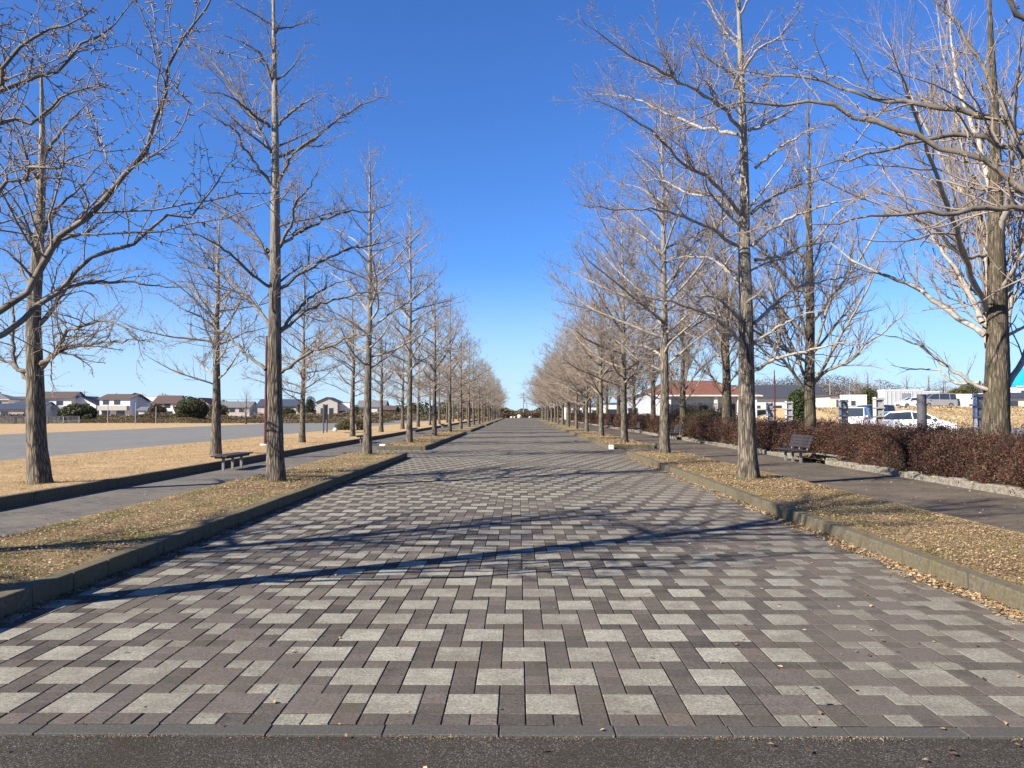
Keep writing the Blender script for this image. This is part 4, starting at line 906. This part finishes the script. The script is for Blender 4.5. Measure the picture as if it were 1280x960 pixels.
hs(357, 240, 0, 12, 8, 3.7, 2.0, 'grey_wall', 'cobalt_roof', 'house with a dark blue roof between the first and second lawn trunks', wins=W5((-2, 2), 1.8))
hs(392, 225, 0, 6.0, 6, 3.0, .2, 'white_wall', 'grey_roof', 'small white block left of the notice board', kind='flat', wins=W5((0,), 1.2), over=.1)
hs(402.5, 222, 4, 3.6, 6, 3.5, .2, 'white_wall', 'grey_roof', 'white block with a tall window behind the notice board', kind='flat', wins=W5((0,), 1.2), over=.1)
hs(417, 222, 0, 6.0, 7, 4.6, 1.3, 'grey_wall', 'dark_roof', 'dark grey house right of the notice board', gable_x=False, wins=W5((-1.2, 1.2), 1.0, 1.2, 1.9))
hs(431, 224, 0, 6.2, 6, 4.4, .2, 'white_wall', 'grey_roof', 'white block like house just left of the second kerbside trunk', kind='flat', wins=W5((1,), 1.0), over=.05)
hs(470, 260, 0, 9, 8, 3.6, 2.0, 'cool_grey_wall', 'grey_roof', 'grey roofed house right of the second kerbside trunk', wins=W5((-3, 3), 1.8))
hs(489, 255, 0, 5, 7, 2.6, 1.2, 'maroon_roof', 'maroon_roof', 'small reddish house left of the third kerbside trunk', wins=W5((0,), 1.0))
# right background
GR = 'buildings on the upper road at the right'
build_house((P(958, 0, 150)[0], 150, 1.0), 0, 17, 10, 3.6, 2.3, 'white_wall', 'dark_roof', 'wide white hall with a dark roof beyond the maroon pole on the right', 'gable', W5((-5, -1, 3), 1.3, 2.4, .7), .6, 'hall', 'building', GR)
build_house((P(1036, 0, 112)[0], 112, 1.5), 6, 3.8, 4, 2.5, .3, 'beige_wall', 'maroon_roof', 'small beige hut with a dark flat roof just right of the second forked tree', 'flat', W5((-.5, 1.2), .5, .8, 1.5), .25, 'hut', 'building', GR)
build_house((P(1058, 0, 108)[0], 108, 1.5), -12, 2.9, 3.0, 2.45, .1, 'white_wall', 'white_wall', 'white cabin right of the beige hut', 'flat', W5((-.3,), 1.2, .5, .6), .03, 'cabin', 'building', GR)
def cont(r_): 
    for k in range(9): MB().box(-2.8 + k * .68, -2.76 + k * .68, -1.27, -1.19, .15, 2.75).build('rib', 'cool_grey_wall', r_)
    MB().box(-.4, 1.0, -1.30, -1.2, .1, 2.5).build('door', 'galvanised', r_)
build_house((P(1116, 0, 126)[0], 126, 2.33), 0, 6.2, 2.4, 2.9, .1, 'cool_grey_wall', 'white_wall', 'long pale grey container with a door behind the dark round post', 'flat', (), .03, 'container', 'container', GR, extra=cont)
build_house((P(1151, 0, 138)[0], 140, 2.33), 0, 4.4, 3, 3.0, .1, 'cool_grey_wall', 'white_wall', 'second grey container behind the silver van', 'flat', (), .03, 'container', 'container', GR)
build_house((P(1203, 0, 112)[0], 114, 2.33), 0, 1.9, 1.8, 1.9, .1, 'white_wall', 'white_wall', 'small white shed left of the massive forked trunk', 'flat', (), .03, 'shed', 'building', GR)
build_house((P(1290, 0, 170)[0], 172, 2.33), -6, 14, 12, 5.0, 5.2, 'white_wall', 'cyan_roof', 'white building with a bright cyan roof at the right edge', 'hip', W5((-5.6, -3.6, -1.6, .4), 2.6, 1.1, 1.5), .2, 'blue_roofed_building', 'building', GR)
build_house((P(1262, 0, 150)[0], 150, 2.33), 0, 12, 5, 2.2, .9, 'beige_wall', 'cobalt_roof', 'low building with a dark blue roof below the cyan roofed one', 'gable', W5((-3, 1), .6, 2, 1), .4, 'outbuilding', 'building', GR)

# ------------------------------------------------------------------ utility poles and wires
pol = []
def upole(u, D, vt, label, z0=0, arms=2):
    x = P(u, 0, D)[0]; zt = P(u, vt, D)[2]; r_ = empty('utility_pole', (x, D, z0), label=label, cat='utility pole', group='utility poles on the horizon')
    MB().tube((0, 0, -.2), (0, 0, zt - z0), .19, .12, 8).build('pole', 'pole_grey', r_)
    for k in range(arms): MB().box(-1.1, 1.1, -.06, .06, zt - z0 - .5 - k * 1.1, zt - z0 - .36 - k * 1.1).build('crossarm', 'pole_grey', r_)
    if arms > 1: MB().tube((.35, 0, zt - z0 - 3.2), (.35, 0, zt - z0 - 2.2), .26, n=10).build('transformer', 'pole_grey', r_)
    return Vector((x, D, zt - .4))
pl = [upole(11, 230, 481, 'leftmost utility pole above the houses on the left'), upole(61, 215, 487, 'utility pole left of the large brown roofed house'), upole(116, 240, 488.5, 'utility pole above the gable ended house'),
      upole(155, 260, 491, 'utility pole just left of the flat brown roofed house', arms=1), upole(187, 240, 492, 'utility pole above the steep dark roofed house'), upole(211.5, 245, 491, 'left one of the close pair of utility poles behind the houses', arms=1), upole(215, 245, 492, 'right one of the close pair of utility poles behind the houses', arms=1),
      upole(466, 270, 494, 'utility pole seen between the second and third kerbside trunks on the left', arms=1)]
pr = [upole(946, 170, 476, 'utility pole with crossarms above the dark roofed hall'), upole(1030, 150, 478, 'utility pole above the beige hut', 2.0, 1), upole(1054, 190, 481, 'utility pole above the white cabin', 2.0, 1),
      upole(1091, 150, 473, 'utility pole above the long grey container', 2.3), upole(1171, 170, 475, 'utility pole above the silver van', 2.3, 1)]
c_ = upole(654, 262, 491, 'tall utility pole at the vanishing point of the avenue', 0, 2); upole(658, 300, 503, 'short utility pole just right of the one at the vanishing point', 0, 1)
def wires(ps, label, offs=((-.9, 0), (.9, 0), (0, -1.2))):
    A = []
    for a, b in zip(ps[:-1], ps[1:]):
        for ox_, oz in offs:
            t = np.linspace(0, 1, 11)[:, None]; pa = np.array(a) + (ox_, 0, oz); pb = np.array(b) + (ox_, 0, oz); q = pa * (1 - t) + pb * t; q[:, 2] -= 1.4 * 4 * (t * (1 - t))[:, 0]; A.append(q)
    A = np.array(A); V, F = tubes(A, np.full(A.shape[:2], .022), 3); o = mobj('power_line', raw_mesh('power_line', V, F), 'rubber_trim'); tag(o, label, 'power line')
wires([Vector((pl[0].x - 60, 240, pl[0].z + 1))] + pl[:5] + [pl[6], pl[6] + Vector((45, 10, 0))], 'thin power lines strung between the utility poles above the left houses')
wires(pr + [pr[-1] + Vector((70, -10, 1))], 'thin power lines strung between the utility poles on the right')

# fence at the plaza's far side
f0 = Vector((P(-60, 0, 96)[0], 96, .1)); f1 = Vector((P(110, 0, 108)[0], 108, .1)); r_ = empty('fence', f0, label='low grey metal rail fence in front of the left houses', cat='fence'); d_ = f1 - f0; n_ = int(d_.length / 1.8)
for k in range(n_ + 1): q = d_ * k / n_; MB().box(q.x - .04, q.x + .04, q.y - .04, q.y + .04, -.05, 1.1).build('post', 'galvanised', r_)
for z in (1.06, .12):
    MB().tube((0, -.05, z), (d_.x, d_.y - .05, z), .035, n=6).build('rail', 'galvanised', r_)
mb = MB()
for k in range(int(d_.length / .16)): q = d_ * (k * .16 / d_.length); mb.box(q.x - .011, q.x + .011, q.y - .061, q.y - .039, .12, 1.05)
mb.build('bars', 'galvanised', r_)
for u, D, h_, l in ((3, 92, 2.9, 'leftmost thin grey post behind the rail fence'), (145, 100, 2.6, 'thin post in front of the brown roofed house'), (179, 98, 2.9, 'thin taller post right of the brown roofed house'), (204, 104, 2.4, 'thin pale post in front of the maroon roofed house')):
    o = MB().tube((0, 0, -.1), (0, 0, h_), .05, n=8).build('marker_post', 'galvanised'); o.location = (P(u, 0, D)[0], D, .1); tag(o, l, 'post')
# ------------------------------------------------------------------ distant trees, brush
EG = [(.06, .075, .028), (.085, .09, .035), (.12, .11, .05), (.045, .055, .022)]
def bush_at(u, D, wpx, vt, vb, label, seed, cols=EG, n=3500, z0=.05, **k):
    x = P(u, 0, D)[0]; w = wpx * D / FPX * 1.06; h = P(u, vt, D)[2] - z0
    return shrub_tree('evergreen_tree', (x, D, z0), w, h, label, 'tree', cols, seed, n, k.pop('leaf', .02 * w + .06), **k)
bush_at(108, 125, 42, 505, 523, 'wide dark rounded evergreen in front of the gable ended house', 71, n=5000, stem=.1)
bush_at(120, 118, 12, 518, 526, 'small dark bush right behind the rail fence end', 72, n=1500, stem=.02)
bush_at(248, 120, 37, 497.5, 520, 'rounded dark evergreen left of the third lawn trunk', 73, n=5000, stem=.3)
bush_at(990.5, 75, 27, 486, 518, 'round glossy dark green tree right of the maroon pole on the right', 74, n=5500, stem=.2, cols=[(.04, .065, .018), (.07, .095, .03), (.028, .042, .014)])
YG = [(.16, .14, .035), (.12, .12, .03), (.08, .09, .03)]
bush_at(1188, 128, 22, 484, 506, 'yellow green bushy tree left of the massive forked trunk', 75, cols=YG, n=3500, z0=2.3)
bush_at(1200, 140, 22, 481, 506, 'dark green tree behind the yellow green one', 76, n=3500, z0=2.3)
bush_at(1077, 150, 20, 484, 506, 'dark evergreen behind the white cabin', 77, n=2500, z0=2.0)
bush_at(365, 235, 17, 509, 520, 'low rounded tree beside the dark blue roofed house', 78, n=1800)
bush_at(393, 205, 13, 495, 516, 'tall dark conifer above the small white block', 79, n=2500, cols=[(.02, .03, .018), (.03, .04, .02)])
bush_at(382, 215, 12, 502, 518, 'dark evergreen half hidden by the second lawn trunk', 80, n=1800)
bush_at(449, 220, 10, 506, 518, 'dark tree between the white block and the second kerbside trunk', 81, n=1500)
bush_at(206, 190, 20, 505, 519, 'loose brownish tree below the dark roofed house', 82, n=2200, cols=[(.09, .07, .035), (.06, .06, .03)])
bush_at(280, 210, 26, 505, 519, 'brown thicket right of the third lawn trunk', 83, n=2200, cols=[(.10, .08, .05), (.06, .055, .03)])
bt = make_tree('bare_tree', (P(314, 0, 105)[0], 105, .1), 'small bare spreading tree at the plaza far edge, left of the first kerbside trunk', None, 91, 4.8, .14, 'zelkova', auto=26, z0=.5, detail=0, far=True)
for k, (u, D, H_) in enumerate(((1062, 175, 8.2), (1078, 180, 9.0), (1125, 190, 8.6), (1150, 185, 8.4), (1168, 195, 8.2))):
    c = copy_tree(bt); c.location = (P(u, 0, D)[0], D, 2.3); c.scale = (H_ / 4.8 * 1.3,) * 2 + (H_ / 4.8,); c.rotation_euler = (0, 0, k * 1.3); c['group'] = 'bare trees behind the containers'
    c['label'] = ['bare tree behind the beige hut, leftmost behind the cabins', 'bare rounded tree between the white cabin and the grey container', 'bare tree above the left part of the grey container', 'bare tree above the silver van', 'bare tree just left of the yellow green tree'][k]
def brush(name, x0, x1, y0, y1, h, n, leaf, cols, seed, label, z0=0, mat='brush_leaf', clump=4.0):
    rg = np.random.default_rng(seed); X = rg.uniform(x0, x1, n); Y = rg.uniform(y0, y1, n)
    hh = h * (.62 + .2 * np.sin(X / clump + seed) + .14 * np.sin(X / clump * 2.7 + Y * .3) + .08 * np.sin(X / clump * 6.1)); Z = z0 + hh * rg.random(n) ** .7
    V, F, c = leaf_quads(np.stack([X, Y, Z], 1), leaf, rg, cols); c = c * (.8 + .4 * np.sin(X / clump * 1.9 + 2)[:, None] ** 2)
    o = mobj(name, raw_mesh(name, V, F, c), mat); tag(o, label, 'vegetation', None, 'stuff'); return o
BR = [(.15, .115, .065), (.17, .13, .075), (.12, .10, .055), (.19, .15, .09)]
BD = [(.07, .06, .04), (.10, .085, .06), (.05, .05, .035), (.13, .105, .08)]
brush('dry_brush', -118, -20, 112, 124, 1.15, 60000, .10, BR, 101, 'strip of dry brown brush beyond the plaza in front of the houses', clump=5)
brush('dry_brush', -125, -15, 150, 165, 1.7, 18000, .22, BD + BR, 102, 'dark brown brush at the foot of the houses', clump=6)
brush('dry_brush', -60, -8, 172, 190, 2.2, 14000, .22, BR, 103, 'tall tan brush where the plaza ends', clump=5)
brush('woodland', -330, -10, 262, 290, 6.0, 26000, .55, BD + EG, 104, 'distant grey brown tree line behind the houses', clump=13)
brush('woodland', -14, 60, 262, 285, 5.0, 16000, .42, BD + BR, 105, 'low winter woodland closing the far end of the avenue', clump=6)
brush('dry_brush', -12, 14, 247, 252, 2.6, 6000, .22, [(.17, .10, .07), (.13, .08, .055), (.10, .09, .05)], 106, 'reddish brown thicket behind the boulders at the far end', clump=3)
brush('woodland', 100, 420, 330, 372, 17.5, 170000, .32, [(.19, .15, .14), (.15, .12, .115), (.11, .09, .085), (.07, .07, .05)], 107, 'distant bare wooded ridge on the right horizon', 2, clump=17)
bank_grass = brush('dry_grass', 34, 130, 60, 99, .38, 26000, .12, [(.40, .30, .17), (.50, .38, .22), (.32, .23, .12)], 108, 'x', 0)
o = bank_grass
me = o.data; co = np.empty(len(me.vertices) * 3, np.float32); me.vertices.foreach_get('co', co); co = co.reshape(-1, 3)
cc = co.reshape(-1, 4, 3).mean(1); t = np.clip((cc[:, 1] - 62 - 2 * np.sin((cc[:, 0] - 37) / 4 * .35)) / 36, 0, 1); co.reshape(-1, 4, 3)[:, :, 2] += (2.35 * (3 * t * t - 2 * t ** 3))[:, None] - .1
me.vertices.foreach_set('co', co.ravel()); o['label'] = 'dry straw coloured grass covering the bank on the right'

# ------------------------------------------------------------------ leaf litter and grass blades
def litter(name, segs, label, seed, cols, size=.022, mat='leaf_litter'):
    rg = np.random.default_rng(seed); Ps = []; Sz = []
    for (x0, x1, y0, y1, z, n, s) in segs:
        t = rg.random(n); Y = y0 + (y1 - y0) * t ** 1.4; Ps.append(np.stack([rg.uniform(x0, x1, n), Y, z + rg.random(n) ** 2 * .02 + .004], 1)); Sz.append(np.full(n, s))
    Pn = np.concatenate(Ps); Sz = np.concatenate(Sz)
    k = .5 + .5 * np.sin(Pn[:, 0] * 2.3 + 1) * np.sin(Pn[:, 1] * 1.4) ; keep = rg.random(len(Pn)) < .35 + .65 * k; Pn = Pn[keep]; Sz = Sz[keep]
    V, F, c = leaf_quads(Pn, 1.0, rg, cols, flat=.62, aspect=.75, nrm=np.array([0, 0, 1.])); Vr = V.reshape(-1, 4, 3); Vr = Pn[:, None, :] + (Vr - Pn[:, None, :]) * Sz[:, None, None]
    Vr[:, :, 2] = np.maximum(Vr[:, :, 2], Pn[:, None, 2] - .004)
    o = mobj(name, raw_mesh(name, Vr.reshape(-1, 3), F, c), mat); tag(o, label, 'leaves', None, 'stuff'); return o
LC = [(.42, .30, .17), (.50, .38, .23), (.33, .22, .12), (.54, .43, .28), (.24, .15, .085), (.44, .31, .15), (.20, .13, .075)]
LB = [(.22, .14, .08), (.30, .20, .11), (.16, .11, .07)]
litter('fallen_leaves', [(4.28, 6.1, 4.3, 17, ZS, 40000, .0125), (4.28, 6.1, 15, 29.5, ZS, 16000, .021), (4.2, 6.1, 35.4, 62, ZS, 5000, .04)], 'pale fallen leaves covering the right planting strip', 201, LC)
litter('fallen_leaves', [(-6.1, -4.28, 5.3, 17, ZS, 22000, .014), (-6.1, -4.28, 15, 28.4, ZS, 9000, .021), (-6.1, -4.2, 34.4, 60, ZS, 4000, .04)], 'pale fallen leaves and dry grass on the left planting strip', 202, LC + LB[:1] + [(.48, .37, .22)])
rg = np.random.default_rng(203)
n = 5200; dist = np.abs(rg.normal(0, .07, n)) + .005; Y = rg.uniform(5, 30, n) ; Y = np.where(rg.random(n) < .55, 6 + np.abs(rg.normal(0, 4, n)), Y); dist *= (.6 + .8 * np.abs(np.sin(Y * 1.7 + 1)))
Pn = np.stack([XK - dist, Y, .006 + rg.random(n) ** 1.5 * .035 * np.exp(-dist / .08)], 1); V, F, c = leaf_quads(Pn, .021, rg, LC, flat=.5, aspect=.7, nrm=np.array([0, 0, 1.])); V[:, 2] = np.maximum(V[:, 2], .003)
tag(mobj('leaf_drift', raw_mesh('leaf_drift', V, F, c), 'leaf_litter'), 'golden brown drift of leaves along the foot of the right kerb', 'leaves', None, 'stuff')
n = 2600; Pn = np.stack([-XK + np.abs(rg.normal(0, .07, n)) + .005, rg.uniform(4.3, 28, n), .005 + rg.random(n) * .02], 1); V, F, c = leaf_quads(Pn, .02, rg, LB, flat=.5, aspect=.6, nrm=np.array([0, 0, 1.])); V[:, 2] = np.maximum(V[:, 2], .003)
tag(mobj('leaf_drift', raw_mesh('leaf_drift', V, F, c), 'leaf_litter'), 'brown leaf debris in the shade along the left kerb', 'leaves', None, 'stuff')
n = 420; X = rg.uniform(-4, 4, n); X = np.where(rg.random(n) < .5, rg.uniform(1.5, 4, n), X); Pn = np.stack([X, 3.2 + 18 * rg.random(n) ** 1.6, np.full(n, .008)], 1); V, F, c = leaf_quads(Pn, .017, rg, LC + LB, flat=.6, aspect=.7, nrm=np.array([0, 0, 1.])); V[:, 2] = np.maximum(V[:, 2], .003)
tag(mobj('loose_leaves', raw_mesh('loose_leaves', V, F, c), 'leaf_litter'), 'scattered single leaves lying on the paving stones', 'leaves', None, 'stuff')
n = 9000; Pn = np.stack([rg.uniform(-5, 5, n), 3.985 + rg.normal(0, .014, n), rg.random(n) * .008 - .008], 1); Pn = Pn[rg.random(n) < np.clip(.25 + .5 * np.sin(Pn[:, 0] * 2.3) * np.sin(Pn[:, 0] * 5.9 + 1), .04, 1)]; V, F, c = leaf_quads(Pn, .006, rg, [(.35, .27, .16), (.22, .16, .09), (.45, .38, .25)], flat=.3, aspect=.3)
tag(mobj('seam_debris', raw_mesh('seam_debris', V, F, c), 'leaf_litter'), 'straw and grit caught in the seam between asphalt and edging', 'debris', None, 'stuff')
n = 1500; Pn = np.stack([9.8 + np.abs(rg.normal(0, .25, n)), rg.uniform(9, 50, n), .02 + rg.random(n) * .16], 1); V, F, c = leaf_quads(Pn, .028, rg, LC, flat=.5, aspect=.7, nrm=np.array([0, 0, 1.])); V[:, 2] = np.maximum(V[:, 2], .006)
tag(mobj('leaf_drift', raw_mesh('leaf_drift', V, F, c), 'leaf_litter'), 'golden leaves caught along the rough stone edge of the hedge bed', 'leaves', None, 'stuff')
litter('path_leaves', [(-8.8, -6.3, 8, 45, -.004, 900, .017), (6.3, 9.7, 8, 50, -.004, 1500, .018), (-15.5, -9.2, 12, 50, .185, 2600, .02)], 'few scattered leaves on the side paths and the left lawn', 221, LC + LB)
def blades(name, label, x0, x1, y0, y1, z, n, h, cols, seed, patch=True):
    rg = np.random.default_rng(seed); B = np.stack([rg.uniform(x0, x1, n), y0 + (y1 - y0) * rg.random(n) ** 1.5, np.full(n, z)], 1)
    if patch: k = np.sin(B[:, 0] * 3.1 + seed) * np.sin(B[:, 1] * 1.3 + seed) + .5 * np.sin(B[:, 0] * 7 + B[:, 1] * 5); B = B[rg.random(n) < np.clip(.25 + .7 * k, .06, 1)]
    M = len(B); a = rg.uniform(0, 6.28, M); w = np.stack([np.cos(a), np.sin(a), 0 * a], 1) * .0028 * (1 + (B[:, 1:2] - y0) * .05); tip = B + np.stack([rg.normal(0, .022, M), rg.normal(0, .022, M), h * rg.uniform(.4, 1.2, M)], 1)
    V = np.stack([B - w, B + w, tip], 1).reshape(-1, 3); F = np.arange(3 * M).reshape(-1, 3); c = np.array(cols)[rg.integers(0, len(cols), M)] * rg.uniform(.7, 1.3, (M, 1))
    tag(mobj(name, raw_mesh(name, V, F, c), 'leaf_litter'), label, 'grass', None, 'stuff')
GC = [(.12, .15, .035), (.18, .19, .05), (.34, .27, .13), (.42, .33, .18)]
blades('grass', 'short patchy grass among the leaves of the right strip', 4.28, 6.1, 4.3, 20, ZS - .005, 34000, .032, GC, 211)
blades('grass', 'short patchy grass among the leaves of the left strip', -6.1, -4.28, 5.5, 20, ZS - .005, 30000, .032, GC, 212)
blades('grass', 'short straw coloured grass of the left lawn', -15.7, -9.1, 13, 45, .18, 60000, .045, [(.55, .40, .23), (.62, .47, .29), (.46, .32, .17), (.40, .27, .14)], 213, False)

for (tx, ty, sd_) in ((-5.3, 16.6, 1), (5.2, 17.35, 2), (-5.38, 27.4, 3), (5.33, 28.1, 4), (-10.0, 16.0, 5)):
    rg = np.random.default_rng(300 + sd_); M = 900; a = rg.uniform(0, 6.28, M); d = .2 + np.abs(rg.normal(0, .14, M)); B = np.stack([tx + np.cos(a) * d, ty + np.sin(a) * d, np.full(M, .17)], 1)
    w_ = np.stack([-np.sin(a), np.cos(a), 0 * a], 1) * .005; tip = B + np.stack([rg.normal(0, .02, M), rg.normal(0, .02, M), rg.uniform(.02, .075, M)], 1)
    tag(mobj('grass', raw_mesh('grass', np.stack([B - w_, B + w_, tip], 1).reshape(-1, 3), np.arange(3 * M).reshape(-1, 3), np.array(GC)[rg.integers(0, 4, M)]), 'leaf_litter'),
        ['', 'grass tufts round the foot of the first trunk in the left strip', 'grass tufts round the foot of the first trunk in the right strip', 'grass tufts round the second trunk of the left strip', 'grass tufts round the second trunk of the right strip', 'grass tufts round the stout trunk on the left lawn'][sd_], 'grass', None, 'stuff')
# ------------------------------------------------------------------ sky, sun, camera
SUN_EL, SAZ = 32.0, math.atan2(-.85, -.527)     # compass-like angle from +Y towards +X
w = bpy.data.worlds.new('World'); S.world = w; w.use_nodes = True; n = w.node_tree; bg = n.nodes['Background']
sk = n.nodes.new('ShaderNodeTexSky'); sk.sky_type = 'NISHITA'; sk.sun_disc = False; sk.sun_elevation = R(SUN_EL); sk.sun_rotation = SAZ
sk.air_density = 1.0; sk.dust_density = 0.0; sk.ozone_density = 7.5; sk.altitude = 50
tint = n.nodes.new('ShaderNodeMix'); tint.data_type = 'RGBA'; tint.blend_type = 'MULTIPLY'; tint.inputs[0].default_value = 1; tint.inputs[7].default_value = (.73, 1.02, 1.42, 1)
n.links.new(sk.outputs[0], tint.inputs[6])
tc = n.nodes.new('ShaderNodeTexCoord'); sz = n.nodes.new('ShaderNodeSeparateXYZ'); n.links.new(tc.outputs['Generated'], sz.inputs[0])
mr = n.nodes.new('ShaderNodeMapRange'); mr.interpolation_type = 'SMOOTHSTEP'; mr.inputs[1].default_value = -.02; mr.inputs[2].default_value = .20; mr.inputs[3].default_value = .8; mr.inputs[4].default_value = 0; n.links.new(sz.outputs[2], mr.inputs[0])
hz = n.nodes.new('ShaderNodeMix'); hz.data_type = 'RGBA'; hz.inputs[7].default_value = (4.9, 6.5, 7.9, 1)      # pale low air at the horizon
n.links.new(mr.outputs[0], hz.inputs[0]); n.links.new(tint.outputs[2], hz.inputs[6]); n.links.new(hz.outputs[2], bg.inputs[0]); bg.inputs[1].default_value = .056
sl = bpy.data.lights.new('sun', 'SUN'); sl.energy = 5.0; sl.angle = R(.53); sl.color = (1, .905, .77); so = link(bpy.data.objects.new('sun', sl))
sd = Vector((math.sin(SAZ) * math.cos(R(SUN_EL)), math.cos(SAZ) * math.cos(R(SUN_EL)), math.sin(R(SUN_EL)))); so.rotation_euler = sd.to_track_quat('Z', 'Y').to_euler(); so.location = (0, 0, 30)
cam = bpy.data.cameras.new('camera'); cam.sensor_width = 36; cam.lens = 27; cam.clip_end = 5000; cam.clip_start = .05
co_ = link(bpy.data.objects.new('camera', cam)); co_.location = (0, 0, CAM_H); co_.rotation_euler = (R(90) + CAM_P, 0, CAM_YAW); S.camera = co_
S.view_settings.view_transform = 'Standard'; S.view_settings.look = 'None'; S.view_settings.gamma = 1; S.view_settings.exposure = 1.28
S.cycles.max_bounces = 5; S.cycles.diffuse_bounces = 3
